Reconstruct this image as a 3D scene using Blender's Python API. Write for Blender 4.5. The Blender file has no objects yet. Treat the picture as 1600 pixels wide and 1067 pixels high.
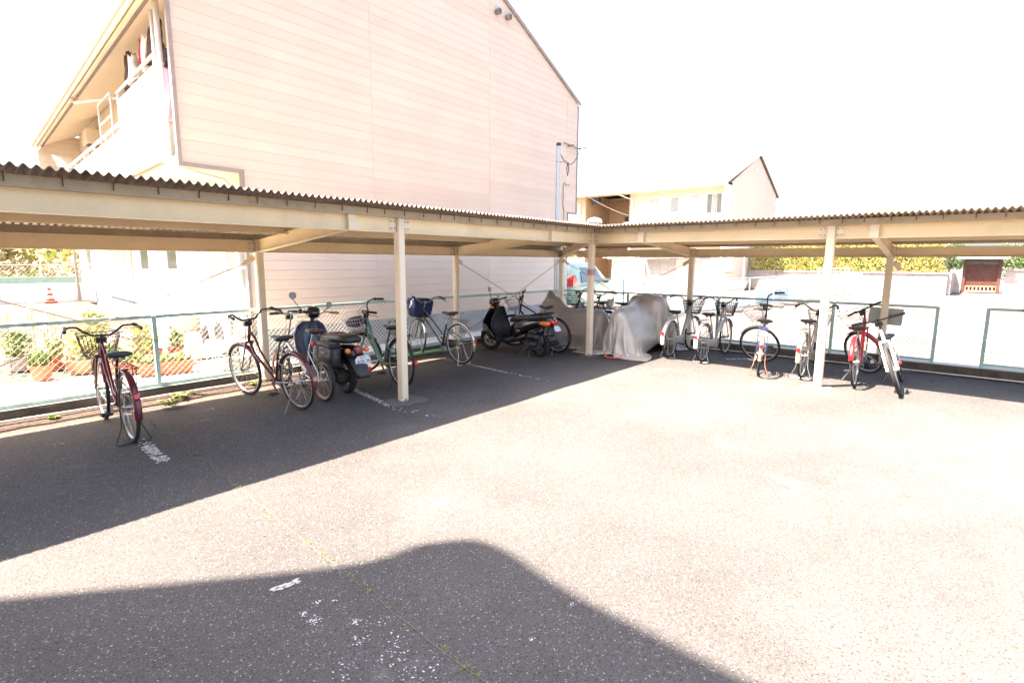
import bpy, math, random
import numpy as np
from mathutils import Matrix, Vector, Euler
random.seed(7)
S = bpy.context.scene
COL = S.collection
R = math.radians
# ------------------------------------------------------------------ camera, sky, sun, exposure
cam_d = bpy.data.cameras.new('camera'); cam = bpy.data.objects.new('camera', cam_d); COL.objects.link(cam); S.camera = cam
cr, cu, cd = (0.7644965, 0.6446050, 0.0054331), (-0.0996155, 0.1098078, 0.9889485), (-0.6368845, 0.7565888, -0.1481603)
cam.matrix_world = Matrix(((cr[0], cu[0], -cd[0], 5.1302), (cr[1], cu[1], -cd[1], -8.2920), (cr[2], cu[2], -cd[2], 1.70), (0, 0, 0, 1)))
cam_d.sensor_width = 36; cam_d.lens = 832.17/1600*36; cam_d.clip_start = 0.05; cam_d.clip_end = 2000
SUN_H = Vector((-0.35, -0.44, 1.0)).normalized()      # towards the sun
W = bpy.data.worlds.new('World'); S.world = W; W.use_nodes = True
nt = W.node_tree
sky = nt.nodes.new('ShaderNodeTexSky'); sky.sky_type = 'NISHITA'; sky.sun_disc = False
sky.sun_elevation = math.asin(SUN_H.z); sky.sun_rotation = math.atan2(SUN_H.x, SUN_H.y)
sky.dust_density = 4.0; sky.air_density = 1.0; sky.ozone_density = 1.0
bg = nt.nodes['Background']; bg.inputs[1].default_value = 0.096
nt.links.new(sky.outputs[0], bg.inputs[0])
sun_d = bpy.data.lights.new('sun', 'SUN'); sun_d.energy = 5.0; sun_d.angle = R(0.55); sun_d.color = (1.0, 0.86, 0.725)
sun = bpy.data.objects.new('sun', sun_d); COL.objects.link(sun)
sun.rotation_mode = 'QUATERNION'; sun.rotation_quaternion = SUN_H.to_track_quat('Z', 'Y'); sun.location = (-10, -10, 30)
S.view_settings.view_transform = 'Standard'; S.view_settings.look = 'None'; S.view_settings.gamma = 1
S.view_settings.use_curve_mapping = False; S.view_settings.exposure = 3.08
S.render.engine = 'CYCLES'
try: S.cycles.max_bounces = 8; S.cycles.sample_clamp_indirect = 8
except Exception: pass
# ------------------------------------------------------------------ materials
MATS = {}
def mat(name, rgb, rough=0.6, metal=0.0, var=0.10, scale=6.0, bump=0.0, bscale=60.0, dirt=None, dscale=1.5, damt=0.5, trans=0.0, coat=0.0, sub=None):
    if name in MATS: return MATS[name]
    m = bpy.data.materials.new(name); m.use_nodes = True; n = m.node_tree.nodes; l = m.node_tree.links
    b = n['Principled BSDF']; b.inputs['Roughness'].default_value = rough; b.inputs['Metallic'].default_value = metal
    b.inputs['Coat Weight'].default_value = coat
    if trans: b.inputs['Transmission Weight'].default_value = trans
    geo = n.new('ShaderNodeNewGeometry')
    nz = n.new('ShaderNodeTexNoise'); nz.inputs['Scale'].default_value = scale; nz.inputs['Detail'].default_value = 5
    l.new(geo.outputs['Position'], nz.inputs['Vector'])
    rp = n.new('ShaderNodeValToRGB'); l.new(nz.outputs[0], rp.inputs[0])
    rp.color_ramp.elements[0].position = 0.3; rp.color_ramp.elements[1].position = 0.7
    rp.color_ramp.elements[0].color = (*[max(0, c*(1-var)) for c in rgb], 1); rp.color_ramp.elements[1].color = (*[min(1, c*(1+var)) for c in rgb], 1)
    out = rp.outputs[0]
    if dirt:
        n2 = n.new('ShaderNodeTexNoise'); n2.inputs['Scale'].default_value = dscale; n2.inputs['Detail'].default_value = 8; n2.inputs['Roughness'].default_value = 0.7
        l.new(geo.outputs['Position'], n2.inputs['Vector'])
        mr = n.new('ShaderNodeMapRange'); mr.inputs[1].default_value = 0.5; mr.inputs[2].default_value = 0.72; mr.inputs[4].default_value = damt
        l.new(n2.outputs[0], mr.inputs[0])
        mx = n.new('ShaderNodeMix'); mx.data_type = 'RGBA'; l.new(mr.outputs[0], mx.inputs[0]); l.new(out, mx.inputs[6]); mx.inputs[7].default_value = (*dirt, 1)
        out = mx.outputs[2]
    if name in ('post_paint', 'beam_paint'):
        # rust at the feet and in small spots
        sx = n.new('ShaderNodeSeparateXYZ'); l.new(geo.outputs['Position'], sx.inputs[0])
        n4 = n.new('ShaderNodeTexNoise'); n4.inputs['Scale'].default_value = 22; n4.inputs['Detail'].default_value = 6; l.new(geo.outputs['Position'], n4.inputs['Vector'])
        z1 = n.new('ShaderNodeMapRange'); z1.inputs[1].default_value = 0.0; z1.inputs[2].default_value = 0.14; z1.inputs[3].default_value = 0.30; z1.inputs[4].default_value = 0.0; l.new(sx.outputs[2], z1.inputs[0])
        ad = n.new('ShaderNodeMath'); ad.operation = 'ADD'; l.new(n4.outputs[0], ad.inputs[0]); l.new(z1.outputs[0], ad.inputs[1])
        r1 = n.new('ShaderNodeMapRange'); r1.inputs[1].default_value = 0.74; r1.inputs[2].default_value = 0.86; r1.inputs[4].default_value = 0.8; l.new(ad.outputs[0], r1.inputs[0])
        mx2 = n.new('ShaderNodeMix'); mx2.data_type = 'RGBA'; l.new(r1.outputs[0], mx2.inputs[0]); l.new(out, mx2.inputs[6]); mx2.inputs[7].default_value = (0.24, 0.12, 0.06, 1)
        out = mx2.outputs[2]
    l.new(out, b.inputs['Base Color'])
    if bump:
        n3 = n.new('ShaderNodeTexNoise'); n3.inputs['Scale'].default_value = bscale; n3.inputs['Detail'].default_value = 4
        l.new(geo.outputs['Position'], n3.inputs['Vector'])
        bp = n.new('ShaderNodeBump'); bp.inputs['Strength'].default_value = bump; bp.inputs['Distance'].default_value = 0.01
        l.new(n3.outputs[0], bp.inputs['Height']); l.new(bp.outputs[0], b.inputs['Normal'])
    MATS[name] = m; return m

def asphalt(name, dark, light, patch, speck=0.5, bumpd=0.006, stone=170.0):
    m = bpy.data.materials.new(name); m.use_nodes = True; n = m.node_tree.nodes; l = m.node_tree.links
    b = n['Principled BSDF']; b.inputs['Roughness'].default_value = 0.85; b.inputs['Specular IOR Level'].default_value = 0.25
    geo = n.new('ShaderNodeNewGeometry')
    def noise(sc, det=6, ro=0.6):
        t = n.new('ShaderNodeTexNoise'); t.inputs['Scale'].default_value = sc; t.inputs['Detail'].default_value = det; t.inputs['Roughness'].default_value = ro
        l.new(geo.outputs['Position'], t.inputs['Vector']); return t.outputs[0]
    def mrange(src, a, b_, c, d):
        t = n.new('ShaderNodeMapRange'); t.inputs[1].default_value = a; t.inputs[2].default_value = b_; t.inputs[3].default_value = c; t.inputs[4].default_value = d
        l.new(src, t.inputs[0]); return t.outputs[0]
    def mix(f, a, b_, mode='MIX'):
        t = n.new('ShaderNodeMix'); t.data_type = 'RGBA'; t.blend_type = mode
        if isinstance(f, float): t.inputs[0].default_value = f
        else: l.new(f, t.inputs[0])
        for i, v in ((6, a), (7, b_)):
            if isinstance(v, tuple): t.inputs[i].default_value = (*v, 1)
            else: l.new(v, t.inputs[i])
        return t.outputs[2]
    c = mix(mrange(noise(0.55, 8, 0.55), 0.36, 0.64, 0, 1), dark, light)
    c = mix(mrange(noise(0.22, 6, 0.6), 0.50, 0.68, 0, 0.65), c, patch)
    c = mix(mrange(noise(2.3, 9, 0.7), 0.52, 0.75, 0, 0.35), c, tuple(x*0.72 for x in dark))
    if name == 'asphalt':      # dust and grit gathered along the left kerb, a few oil drips
        sx = n.new('ShaderNodeSeparateXYZ'); l.new(geo.outputs['Position'], sx.inputs[0])
        near = mrange(sx.outputs[0], -0.25, -1.5, 0, 0.75); nn = mrange(noise(1.6, 8, 0.7), 0.35, 0.6, 0.35, 1)
        mu = n.new('ShaderNodeMath'); mu.operation = 'MULTIPLY'; l.new(near, mu.inputs[0]); l.new(nn, mu.inputs[1])
        c = mix(mu.outputs[0], c, (0.108, 0.082, 0.066))
        c = mix(mrange(noise(2.9, 2, 0.4), 0.73, 0.77, 0, 0.6), c, (0.03, 0.027, 0.026))
        c = mix(mrange(noise(0.9, 10, 0.75), 0.60, 0.70, 0, 0.45), c, (0.150, 0.142, 0.135))
    vo = n.new('ShaderNodeTexVoronoi'); vo.inputs['Scale'].default_value = stone; l.new(geo.outputs['Position'], vo.inputs['Vector'])
    sep = n.new('ShaderNodeSeparateColor'); l.new(vo.outputs['Color'], sep.inputs[0])
    v1 = mrange(sep.outputs[0], 0, 1, 0.70, 1.28)
    cm = n.new('ShaderNodeVectorMath'); cm.operation = 'SCALE'; l.new(c, cm.inputs[0]); l.new(v1, cm.inputs[3])
    c = mix(mrange(sep.outputs[1], 0.972, 0.985, 0, speck), cm.outputs[0], (0.42, 0.41, 0.39))
    v2 = n.new('ShaderNodeTexVoronoi'); v2.inputs['Scale'].default_value = stone*0.32; l.new(geo.outputs['Position'], v2.inputs['Vector'])
    s2 = n.new('ShaderNodeSeparateColor'); l.new(v2.outputs['Color'], s2.inputs[0])
    inner = mrange(v2.outputs['Distance'], 0.24, 0.30, 1, 0)
    pick = mrange(s2.outputs[1], 0.90, 0.93, 0, 0.55)
    mm = n.new('ShaderNodeMath'); mm.operation = 'MULTIPLY'; l.new(inner, mm.inputs[0]); l.new(pick, mm.inputs[1])
    c = mix(mm.outputs[0], c, (0.30, 0.29, 0.28))
    pick2 = mrange(s2.outputs[2], 0.78, 0.82, 0, 0.8)
    m2 = n.new('ShaderNodeMath'); m2.operation = 'MULTIPLY'; l.new(inner, m2.inputs[0]); l.new(pick2, m2.inputs[1])
    c = mix(m2.outputs[0], c, tuple(x*0.45 for x in dark))
    l.new(c, b.inputs['Base Color'])
    hgt = n.new('ShaderNodeMath'); hgt.operation = 'ADD'; l.new(mrange(vo.outputs['Distance'], 0, 0.6, 1, 0), hgt.inputs[0]); l.new(mrange(v2.outputs['Distance'], 0, 0.5, 0.8, 0), hgt.inputs[1])
    bp = n.new('ShaderNodeBump'); bp.inputs['Strength'].default_value = 0.5; bp.inputs['Distance'].default_value = bumpd
    l.new(hgt.outputs[0], bp.inputs['Height']); l.new(bp.outputs[0], b.inputs['Normal'])
    MATS[name] = m; return m
asphalt('asphalt', (0.061, 0.0562, 0.0545), (0.078, 0.0715, 0.0685), (0.118, 0.110, 0.103))
asphalt('asphalt_far', (0.10, 0.088, 0.080), (0.14, 0.125, 0.113), (0.19, 0.175, 0.16), speck=0.2)
asphalt('asphalt_brown', (0.075, 0.054, 0.044), (0.095, 0.07, 0.058), (0.11, 0.085, 0.07), speck=0.2)
mat('post_paint', (0.84, 0.70, 0.51), 0.5, var=0.05, scale=3, dirt=(0.55, 0.44, 0.32), dscale=3.0, damt=0.25)
mat('beam_paint', (0.87, 0.69, 0.43), 0.55, var=0.05, scale=2, dirt=(0.56, 0.44, 0.28), dscale=2.2, damt=0.35)
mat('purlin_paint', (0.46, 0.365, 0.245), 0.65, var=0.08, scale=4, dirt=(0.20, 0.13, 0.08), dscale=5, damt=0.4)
mat('slate', (0.34, 0.265, 0.205), 0.95, var=0.22, scale=9, bump=0.4, bscale=120, dirt=(0.085, 0.07, 0.06), dscale=3.5, damt=0.75)
mat('rust', (0.16, 0.07, 0.035), 0.9, var=0.3, scale=40)
mat('bolt_steel', (0.36, 0.29, 0.22), 0.6, 0.3)
mat('fence_paint', (0.42, 0.60, 0.56), 0.5, var=0.08, scale=5, dirt=(0.16, 0.15, 0.10), dscale=4, damt=0.6)
mat('roof_far', (0.085, 0.082, 0.08), 0.8)
mat('black_matte', (0.022, 0.022, 0.024), 0.5, var=0.2, scale=20)
mat('fence_wire', (0.66, 0.61, 0.50), 0.5, 0.2, var=0.1)
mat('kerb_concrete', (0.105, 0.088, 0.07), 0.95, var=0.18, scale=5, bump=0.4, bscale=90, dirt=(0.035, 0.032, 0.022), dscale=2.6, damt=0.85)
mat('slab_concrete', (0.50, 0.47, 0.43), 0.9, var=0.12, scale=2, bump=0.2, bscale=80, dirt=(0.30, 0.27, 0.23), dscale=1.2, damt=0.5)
mat('foundation', (0.24, 0.26, 0.275), 0.7, var=0.25, scale=2.2, bump=0.15, dirt=(0.055, 0.065, 0.07), dscale=1.7, damt=0.9)
for i, k in enumerate((1.0, 0.965, 1.03)):
    mat('siding_%d' % i, (0.61*k, 0.483*k, 0.385*k), 0.75, var=0.035, scale=1.3, bump=0.12, bscale=35, dirt=(0.58, 0.445, 0.34), dscale=0.35, damt=0.30)
mat('siding_gap', (0.66, 0.51, 0.42), 0.9)
mat('trim_brown', (0.27, 0.22, 0.19), 0.6)
mat('trim_cream', (0.74, 0.63, 0.48), 0.6, var=0.04)
mat('soffit', (0.86, 0.74, 0.55), 0.8, var=0.05, scale=1)
mat('wall_cream', (0.76, 0.67, 0.54), 0.85, var=0.04, scale=1, bump=0.1, bscale=60)
mat('white_paint', (0.80, 0.78, 0.74), 0.5, var=0.03)
mat('off_white', (0.72, 0.69, 0.62), 0.6, var=0.05)
mat('roof_pale', (0.62, 0.60, 0.57), 0.8, var=0.06, scale=2)
mat('hall_tan', (0.55, 0.37, 0.22), 0.8, var=0.06)
mat('door_brown', (0.20, 0.12, 0.08), 0.6)
mat('glass_dark', (0.10, 0.11, 0.12), 0.12, var=0.2, scale=1)
mat('glass_mid', (0.30, 0.31, 0.31), 0.15, var=0.15, scale=1)
mat('curtain', (0.48, 0.48, 0.49), 0.9, var=0.12, scale=20)
mat('curtain_beige', (0.55, 0.44, 0.33), 0.9, var=0.08, scale=15)
mat('black_rubber', (0.022, 0.021, 0.021), 0.75, var=0.3, scale=30)
mat('tan_rubber', (0.34, 0.22, 0.12), 0.8)
mat('black_plastic', (0.018, 0.017, 0.018), 0.45, var=0.2, scale=20)
mat('black_gloss', (0.010, 0.010, 0.012), 0.16, var=0.15, scale=9, coat=0.7, dirt=(0.03, 0.027, 0.024), dscale=5, damt=0.5)
mat('grey_plastic', (0.05, 0.05, 0.056), 0.55, var=0.12, scale=20)
mat('seat_vinyl', (0.035, 0.033, 0.034), 0.4, var=0.2, scale=18, bump=0.1, bscale=200)
mat('vinyl_brown', (0.16, 0.075, 0.035), 0.5, var=0.2)
mat('chrome', (0.62, 0.60, 0.57), 0.28, 0.95, var=0.1)
mat('alloy', (0.52, 0.51, 0.49), 0.4, 0.8, var=0.1)
mat('steel_dull', (0.25, 0.24, 0.23), 0.5, 0.7, var=0.2, dirt=(0.16, 0.08, 0.04), dscale=20, damt=0.5)
mat('rusty_steel', (0.26, 0.12, 0.07), 0.75, 0.3, var=0.3, scale=30)
mat('paint_burgundy', (0.115, 0.014, 0.028), 0.3, 0.2, coat=0.5, var=0.15)
mat('paint_plum', (0.095, 0.018, 0.034), 0.3, 0.2, coat=0.5, var=0.15)
mat('paint_silver', (0.50, 0.50, 0.51), 0.35, 0.6, coat=0.3, var=0.06)
mat('paint_teal', (0.13, 0.225, 0.18), 0.35, coat=0.4, var=0.06)
mat('paint_black', (0.016, 0.016, 0.017), 0.3, coat=0.4)
mat('paint_blue', (0.03, 0.04, 0.13), 0.35, coat=0.3, var=0.2)
mat('paint_navy', (0.008, 0.020, 0.065), 0.3, coat=0.5, var=0.2)
mat('paint_white', (0.76, 0.75, 0.72), 0.35, coat=0.3, var=0.05)
mat('paint_champagne', (0.46, 0.42, 0.35), 0.4, 0.5, var=0.1, dirt=(0.25, 0.14, 0.08), dscale=9, damt=0.5)
mat('paint_red', (0.42, 0.014, 0.02), 0.28, coat=0.5, var=0.12)
mat('red_lens', (0.62, 0.010, 0.014), 0.15, coat=0.8)
mat('dark_red_lens', (0.24, 0.006, 0.012), 0.12, coat=0.8)
mat('orange_lens', (0.85, 0.17, 0.02), 0.18, coat=0.8)
mat('peach_lens', (0.60, 0.26, 0.15), 0.3)
mat('plate_white', (0.70, 0.70, 0.72), 0.4, var=0.02)
mat('plate_ink', (0.05, 0.06, 0.09), 0.5)
mat('mirror_glass', (0.13, 0.12, 0.115), 0.2, 1.0, var=0.02)
mat('silver_cover', (0.56, 0.51, 0.46), 0.38, 0.25, var=0.12, scale=3.0, bump=0.5, bscale=22, dirt=(0.62, 0.60, 0.60), dscale=2.2, damt=0.6)
mat('taupe_cover', (0.42, 0.355, 0.295), 0.42, 0.2, var=0.12, scale=3.0, bump=0.5, bscale=22, dirt=(0.46, 0.42, 0.38), dscale=2.2, damt=0.6)
mat('orange_cloth', (0.72, 0.13, 0.05), 0.7)
mat('navy_cloth', (0.012, 0.022, 0.075), 0.85, var=0.2)
mat('purple_cloth', (0.025, 0.022, 0.07), 0.6, var=0.3)
mat('pink_cloth', (0.62, 0.28, 0.36), 0.9); mat('red_cloth', (0.40, 0.03, 0.07), 0.9); mat('brown_cloth', (0.09, 0.05, 0.04), 0.9)
mat('white_cloth', (0.78, 0.77, 0.76), 0.9); mat('dark_cloth', (0.035, 0.03, 0.035), 0.9); mat('violet_cloth', (0.25, 0.21, 0.42), 0.9); mat('tan_cloth', (0.34, 0.25, 0.17), 0.9)
mat('terracotta', (0.44, 0.135, 0.075), 0.8, var=0.12, scale=12)
mat('soil', (0.07, 0.045, 0.03), 0.95, var=0.3, scale=40)
mat('leaf_lime', (0.30, 0.34, 0.08), 0.6, var=0.35, scale=7)
mat('leaf_yellow', (0.44, 0.41, 0.13), 0.6, var=0.3, scale=5)
mat('leaf_green', (0.09, 0.16, 0.04), 0.6, var=0.35, scale=7)
mat('leaf_dark', (0.05, 0.07, 0.022), 0.65, var=0.4, scale=5)
mat('leaf_orange', (0.42, 0.29, 0.11), 0.6, var=0.3, scale=3)
mat('leaf_hill', (0.30, 0.28, 0.07), 0.7, var=0.35, scale=0.7)
mat('leaf_hill_brown', (0.30, 0.235, 0.12), 0.7, var=0.35, scale=0.9)
mat('bark', (0.10, 0.07, 0.05), 0.9, var=0.3, scale=20)
mat('petal_red', (0.65, 0.06, 0.035), 0.6); mat('petal_white', (0.8, 0.78, 0.72), 0.7)
mat('weed', (0.15, 0.17, 0.03), 0.7, var=0.4, scale=60)
mat('paint_line', (0.44, 0.43, 0.415), 0.8, var=0.12, scale=25)
mat('cement', (0.115, 0.10, 0.088), 0.95, var=0.2, scale=9, bump=0.4, bscale=150)
mat('galvanised', (0.42, 0.45, 0.48), 0.45, 0.6, var=0.12, scale=25, dirt=(0.30, 0.32, 0.35), dscale=10, damt=0.5)
mat('block_grey', (0.33, 0.30, 0.285), 0.95, var=0.08, scale=10, bump=0.3, bscale=120)
mat('shed_roof', (0.30, 0.22, 0.17), 0.8, var=0.2, scale=4)
mat('stone_wall', (0.36, 0.30, 0.27), 0.9, var=0.08, scale=3, bump=0.2, dirt=(0.10, 0.085, 0.08), dscale=0.8, damt=0.7)
mat('gate_wood', (0.085, 0.024, 0.013), 0.65, var=0.25, scale=6)
mat('gate_post', (0.085, 0.033, 0.02), 0.7, var=0.2)
mat('car_green', (0.36, 0.46, 0.34), 0.35, 0.1, coat=0.4, var=0.03)
mat('light_blue_paint', (0.55, 0.68, 0.72), 0.5, var=0.05)
mat('cone_red', (0.60, 0.07, 0.04), 0.6)
mat('board_grey', (0.42, 0.42, 0.40), 0.6, var=0.06)
mat('sticker_pink', (0.58, 0.36, 0.33), 0.6); mat('sticker_red', (0.50, 0.16, 0.16), 0.6)
mat('green_plastic', (0.10, 0.50, 0.30), 0.5); mat('cyan_plastic', (0.25, 0.62, 0.70), 0.5)
mat('wheel_stop', (0.10, 0.085, 0.08), 0.9, var=0.2)
mat('wood_pale', (0.40, 0.24, 0.14), 0.7)
mat('engine_dark', (0.06, 0.058, 0.056), 0.5, 0.5, var=0.3, scale=20)
mat('grit', (0.10, 0.07, 0.052), 0.95, var=0.35, scale=30, bump=0.8, bscale=150)
mat('ribbed_cream', (0.50, 0.44, 0.33), 0.6)
mat('faded_green', (0.20, 0.30, 0.25), 0.8)
mat('green_pipe', (0.25, 0.50, 0.22), 0.5)
mat('cable_dark', (0.05, 0.045, 0.045), 0.7)
mat('cable_grey', (0.30, 0.26, 0.25), 0.7)
# ------------------------------------------------------------------ mesh builder
class MB:
    def __init__(s): s.v = []; s.f = []; s.mi = []; s.m = 0
    def add(s, vs, fs):
        o = len(s.v); s.v += [tuple(float(c) for c in v) for v in vs]; s.f += [tuple(i+o for i in f) for f in fs]; s.mi += [s.m]*len(fs); return s
    def box(s, x0, x1, y0, y1, z0, z1):
        vs = [(x, y, z) for x in (x0, x1) for y in (y0, y1) for z in (z0, z1)]
        return s.add(vs, [(0, 1, 3, 2), (4, 6, 7, 5), (0, 4, 5, 1), (2, 3, 7, 6), (0, 2, 6, 4), (1, 5, 7, 3)])
    def cbox(s, c, d, rot=(0, 0, 0), bev=0.0):
        M_ = Euler(rot).to_matrix(); hx, hy, hz = d[0]/2, d[1]/2, d[2]/2
        if bev:
            b = min(bev, hx*.9, hy*.9, hz*.9); ring = []
            for z, k in ((-hz, b), (-hz+b, 0), (hz-b, 0), (hz, b)):
                x, y = hx-k, hy-k; c2 = b*0.6 if k == 0 else b*0.3
                ring.append([(x-c2, -y, z), (x, -y+c2, z), (x, y-c2, z), (x-c2, y, z), (-x+c2, y, z), (-x, y-c2, z), (-x, -y+c2, z), (-x+c2, -y, z)])
            rr = [[tuple(Vector(c)+M_@Vector(p)) for p in r] for r in ring]
            return s.loft(rr)
        vs = [Vector(c)+M_@Vector((x, y, z)) for x in (-hx, hx) for y in (-hy, hy) for z in (-hz, hz)]
        return s.add(vs, [(0, 1, 3, 2), (4, 6, 7, 5), (0, 4, 5, 1), (2, 3, 7, 6), (0, 2, 6, 4), (1, 5, 7, 3)])
    def loft(s, rings, cap=True, closed=False):
        n = len(rings[0]); vs = [p for r in rings for p in r]; fs = []
        k = len(rings)
        for i in range(k if closed else k-1):
            a, b = i*n, ((i+1) % k)*n
            for j in range(n): j2 = (j+1) % n; fs.append((a+j, a+j2, b+j2, b+j))
        if cap and not closed: fs.append(tuple(range(n-1, -1, -1))); fs.append(tuple((k-1)*n+j for j in range(n)))
        return s.add(vs, fs)
    def tube(s, pts, r, n=7, closed=False, flat=1.0):
        pts = [Vector(p) for p in pts]; k = len(pts); rs = r if isinstance(r, (list, tuple)) else [r]*k
        rings = []; prev = None
        for i, p in enumerate(pts):
            if closed: t = pts[(i+1) % k]-pts[i-1]
            else: t = pts[min(i+1, k-1)]-pts[max(i-1, 0)]
            t.normalize()
            if prev is None:
                a = Vector((0, 0, 1)) if abs(t.z) < 0.9 else Vector((1, 0, 0))
                u = t.cross(a).normalized()
            else:
                u = (prev-t*prev.dot(t)).normalized()
            prev = u; w = t.cross(u)
            rings.append([p+u*math.cos(2*math.pi*j/n)*rs[i]+w*math.sin(2*math.pi*j/n)*rs[i]*flat for j in range(n)])
        return s.loft(rings, closed=closed)
    def cyl(s, a, b, r, n=12, r2=None): return s.tube([a, b], [r, r if r2 is None else r2], n)
    def bar(s, a, b, w, h, up=(0, 0, 1)):
        a, b = Vector(a), Vector(b); t = (b-a).normalized(); u = t.cross(Vector(up)).normalized(); v = u.cross(t)
        rings = [[p+u*i*w/2+v*j*h/2 for i, j in ((-1, -1), (1, -1), (1, 1), (-1, 1))] for p in (a, b)]
        return s.loft(rings)
    def torus(s, c, ax, Rr, r, n=40, m=8, flat=1.0, a0=0, a1=2*math.pi):
        c = Vector(c); ax = Vector(ax).normalized(); u = ax.orthogonal().normalized(); w = ax.cross(u); rings = []
        full = abs(a1-a0-2*math.pi) < 1e-6; N = n if full else n+1
        for i in range(N):
            a = a0+(a1-a0)*i/n; d = u*math.cos(a)+w*math.sin(a)
            rings.append([c+d*(Rr+r*math.cos(2*math.pi*j/m))+ax*r*flat*math.sin(2*math.pi*j/m) for j in range(m)])
        return s.loft(rings, closed=full)
    def lathe(s, prof, c=(0, 0, 0), ax=(0, 0, 1), n=20):
        c = Vector(c); ax = Vector(ax).normalized(); u = ax.orthogonal().normalized(); w = ax.cross(u)
        rings = [[c+ax*z+(u*math.cos(2*math.pi*j/n)+w*math.sin(2*math.pi*j/n))*max(r, 1e-4) for j in range(n)] for r, z in prof]
        return s.loft(rings)
    def prism(s, poly, ax, d0, d1):
        def P(q, d):
            return {'x': (d, q[0], q[1]), 'y': (q[0], d, q[1]), 'z': (q[0], q[1], d)}[ax]
        return s.loft([[P(q, d0) for q in poly], [P(q, d1) for q in poly]])
    def sheet(s, grid, th=0.0):
        nr, nc = len(grid), len(grid[0]); vs = [p for r in grid for p in r]; fs = []
        for i in range(nr-1):
            for j in range(nc-1): a = i*nc+j; fs.append((a, a+1, a+nc+1, a+nc))
        return s.add(vs, fs)
    def blob(s, c, d, n=10, m=7, jit=0.0):
        rings = []
        for i in range(1, m):
            t = math.pi*i/m; rings.append([(c[0]+d[0]*math.sin(t)*math.cos(2*math.pi*j/n)*(1+random.uniform(-jit, jit)), c[1]+d[1]*math.sin(t)*math.sin(2*math.pi*j/n)*(1+random.uniform(-jit, jit)), c[2]+d[2]*math.cos(t)) for j in range(n)])
        return s.loft(rings)
    def xform(s, fn): s.v = [tuple(fn(Vector(p))) for p in s.v]; return s
    def mesh(s, name, mats, smooth=False):
        me = bpy.data.meshes.new(name); me.from_pydata(s.v, [], s.f); me.update()
        if isinstance(mats, str): mats = [mats]
        for k in mats: me.materials.append(MATS[k])
        if len(mats) > 1: me.polygons.foreach_set('material_index', s.mi)
        if smooth: me.shade_smooth() if smooth is True else (me.shade_smooth(), me.set_sharp_from_angle(angle=R(smooth)))
        return me
    def build(s, name, mats, parent=None, smooth=False, mtx=None, **k):
        return obj(name, s.mesh(name, mats, smooth), parent, mtx, **k)
def obj(name, me, parent=None, mtx=None, label=None, cat=None, group=None, kind=None):
    o = bpy.data.objects.new(name, me); COL.objects.link(o)
    if parent: o.parent = parent
    if mtx is not None: o.matrix_basis = mtx
    tag(o, label, cat, group, kind); return o
def tag(o, label=None, cat=None, group=None, kind=None):
    for k, v in (('label', label), ('category', cat), ('group', group), ('kind', kind)):
        if v: o[k] = v
    return o
def thing(name, label, cat, loc=(0, 0, 0), rz=0.0, group=None, mtx=None):
    o = bpy.data.objects.new(name, None); COL.objects.link(o); o.empty_display_size = 0.1
    if mtx is not None: o.matrix_basis = mtx
    else: o.location = loc; o.rotation_euler = (0, 0, rz)
    return tag(o, label, cat, group)
def arc(c, r, a0, a1, n, plane='xz'):
    out = []
    for i in range(n+1):
        a = R(a0+(a1-a0)*i/n); q = (r*math.cos(a), r*math.sin(a))
        out.append((c[0]+q[0], c[1], c[2]+q[1]) if plane == 'xz' else (c[0]+q[0], c[1]+q[1], c[2]))
    return out
def text_mesh(txt, size, mat_name, name='lettering', depth=0.001):
    cu_ = bpy.data.curves.new(name, 'FONT'); cu_.body = txt; cu_.size = size; cu_.extrude = depth; cu_.align_x = 'CENTER'; cu_.align_y = 'CENTER'
    o = bpy.data.objects.new('tmp', cu_); COL.objects.link(o)
    dg = bpy.context.evaluated_depsgraph_get(); me = bpy.data.meshes.new_from_object(o.evaluated_get(dg))
    bpy.data.objects.remove(o); me.name = name; me.materials.clear(); me.materials.append(MATS[mat_name]); return me
def leaves(mb, n, center, dims, size, shape='box', up=0.3, rnd=None):
    rnd = rnd or random
    for _ in range(n):
        while True:
            q = Vector((rnd.uniform(-1, 1), rnd.uniform(-1, 1), rnd.uniform(-1, 1)))
            if shape == 'box' or q.length < 1: break
        p = Vector(center)+Vector((q.x*dims[0], q.y*dims[1], q.z*dims[2]))
        d = Vector((rnd.uniform(-1, 1), rnd.uniform(-1, 1), rnd.uniform(-0.5, 1)+up)).normalized(); w = d.orthogonal().normalized()
        w.rotate(Matrix.Rotation(rnd.uniform(0, 6.28), 3, d)); sz = size*rnd.uniform(0.6, 1.4)
        mb.add([p, p+d*sz*0.5+w*sz*0.28, p+d*sz, p+d*sz*0.5-w*sz*0.28], [(0, 1, 2, 3)])
# ------------------------------------------------------------------ ground
def flat(name, poly, z, m, kind='structure', parent=None):
    mb = MB(); mb.add([(x, y, z) for x, y in poly], [tuple(range(len(poly)))]); return mb.build(name, m, parent, kind=kind)
flat('ground', [(-400, -400), (400, -400), (400, 400), (-400, 400)], -0.05, 'asphalt_far')
flat('asphalt_lot', [(-2.26, -40), (40, -40), (40, 2.22), (-2.26, 2.22)], 0.0, 'asphalt')
flat('neighbour_lot', [(-2.3, 2.4), (60, 2.4), (60, 60), (-2.3, 60)], -0.02, 'asphalt_far')
flat('neighbour_yard', [(-60, -40), (-4.75, -40), (-4.75, 60), (-60, 60)], -0.02, 'asphalt_brown')
flat('concrete_apron', [(-4.75, -40), (-2.3, -40), (-2.3, 60), (-4.75, 60)], -0.012, 'slab_concrete')
flat('terrace_slab', [(-9.6, -4.9), (-4.8, -4.9), (-4.8, -3.9), (-9.6, -3.6)], 0.02, 'slab_concrete')
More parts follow.
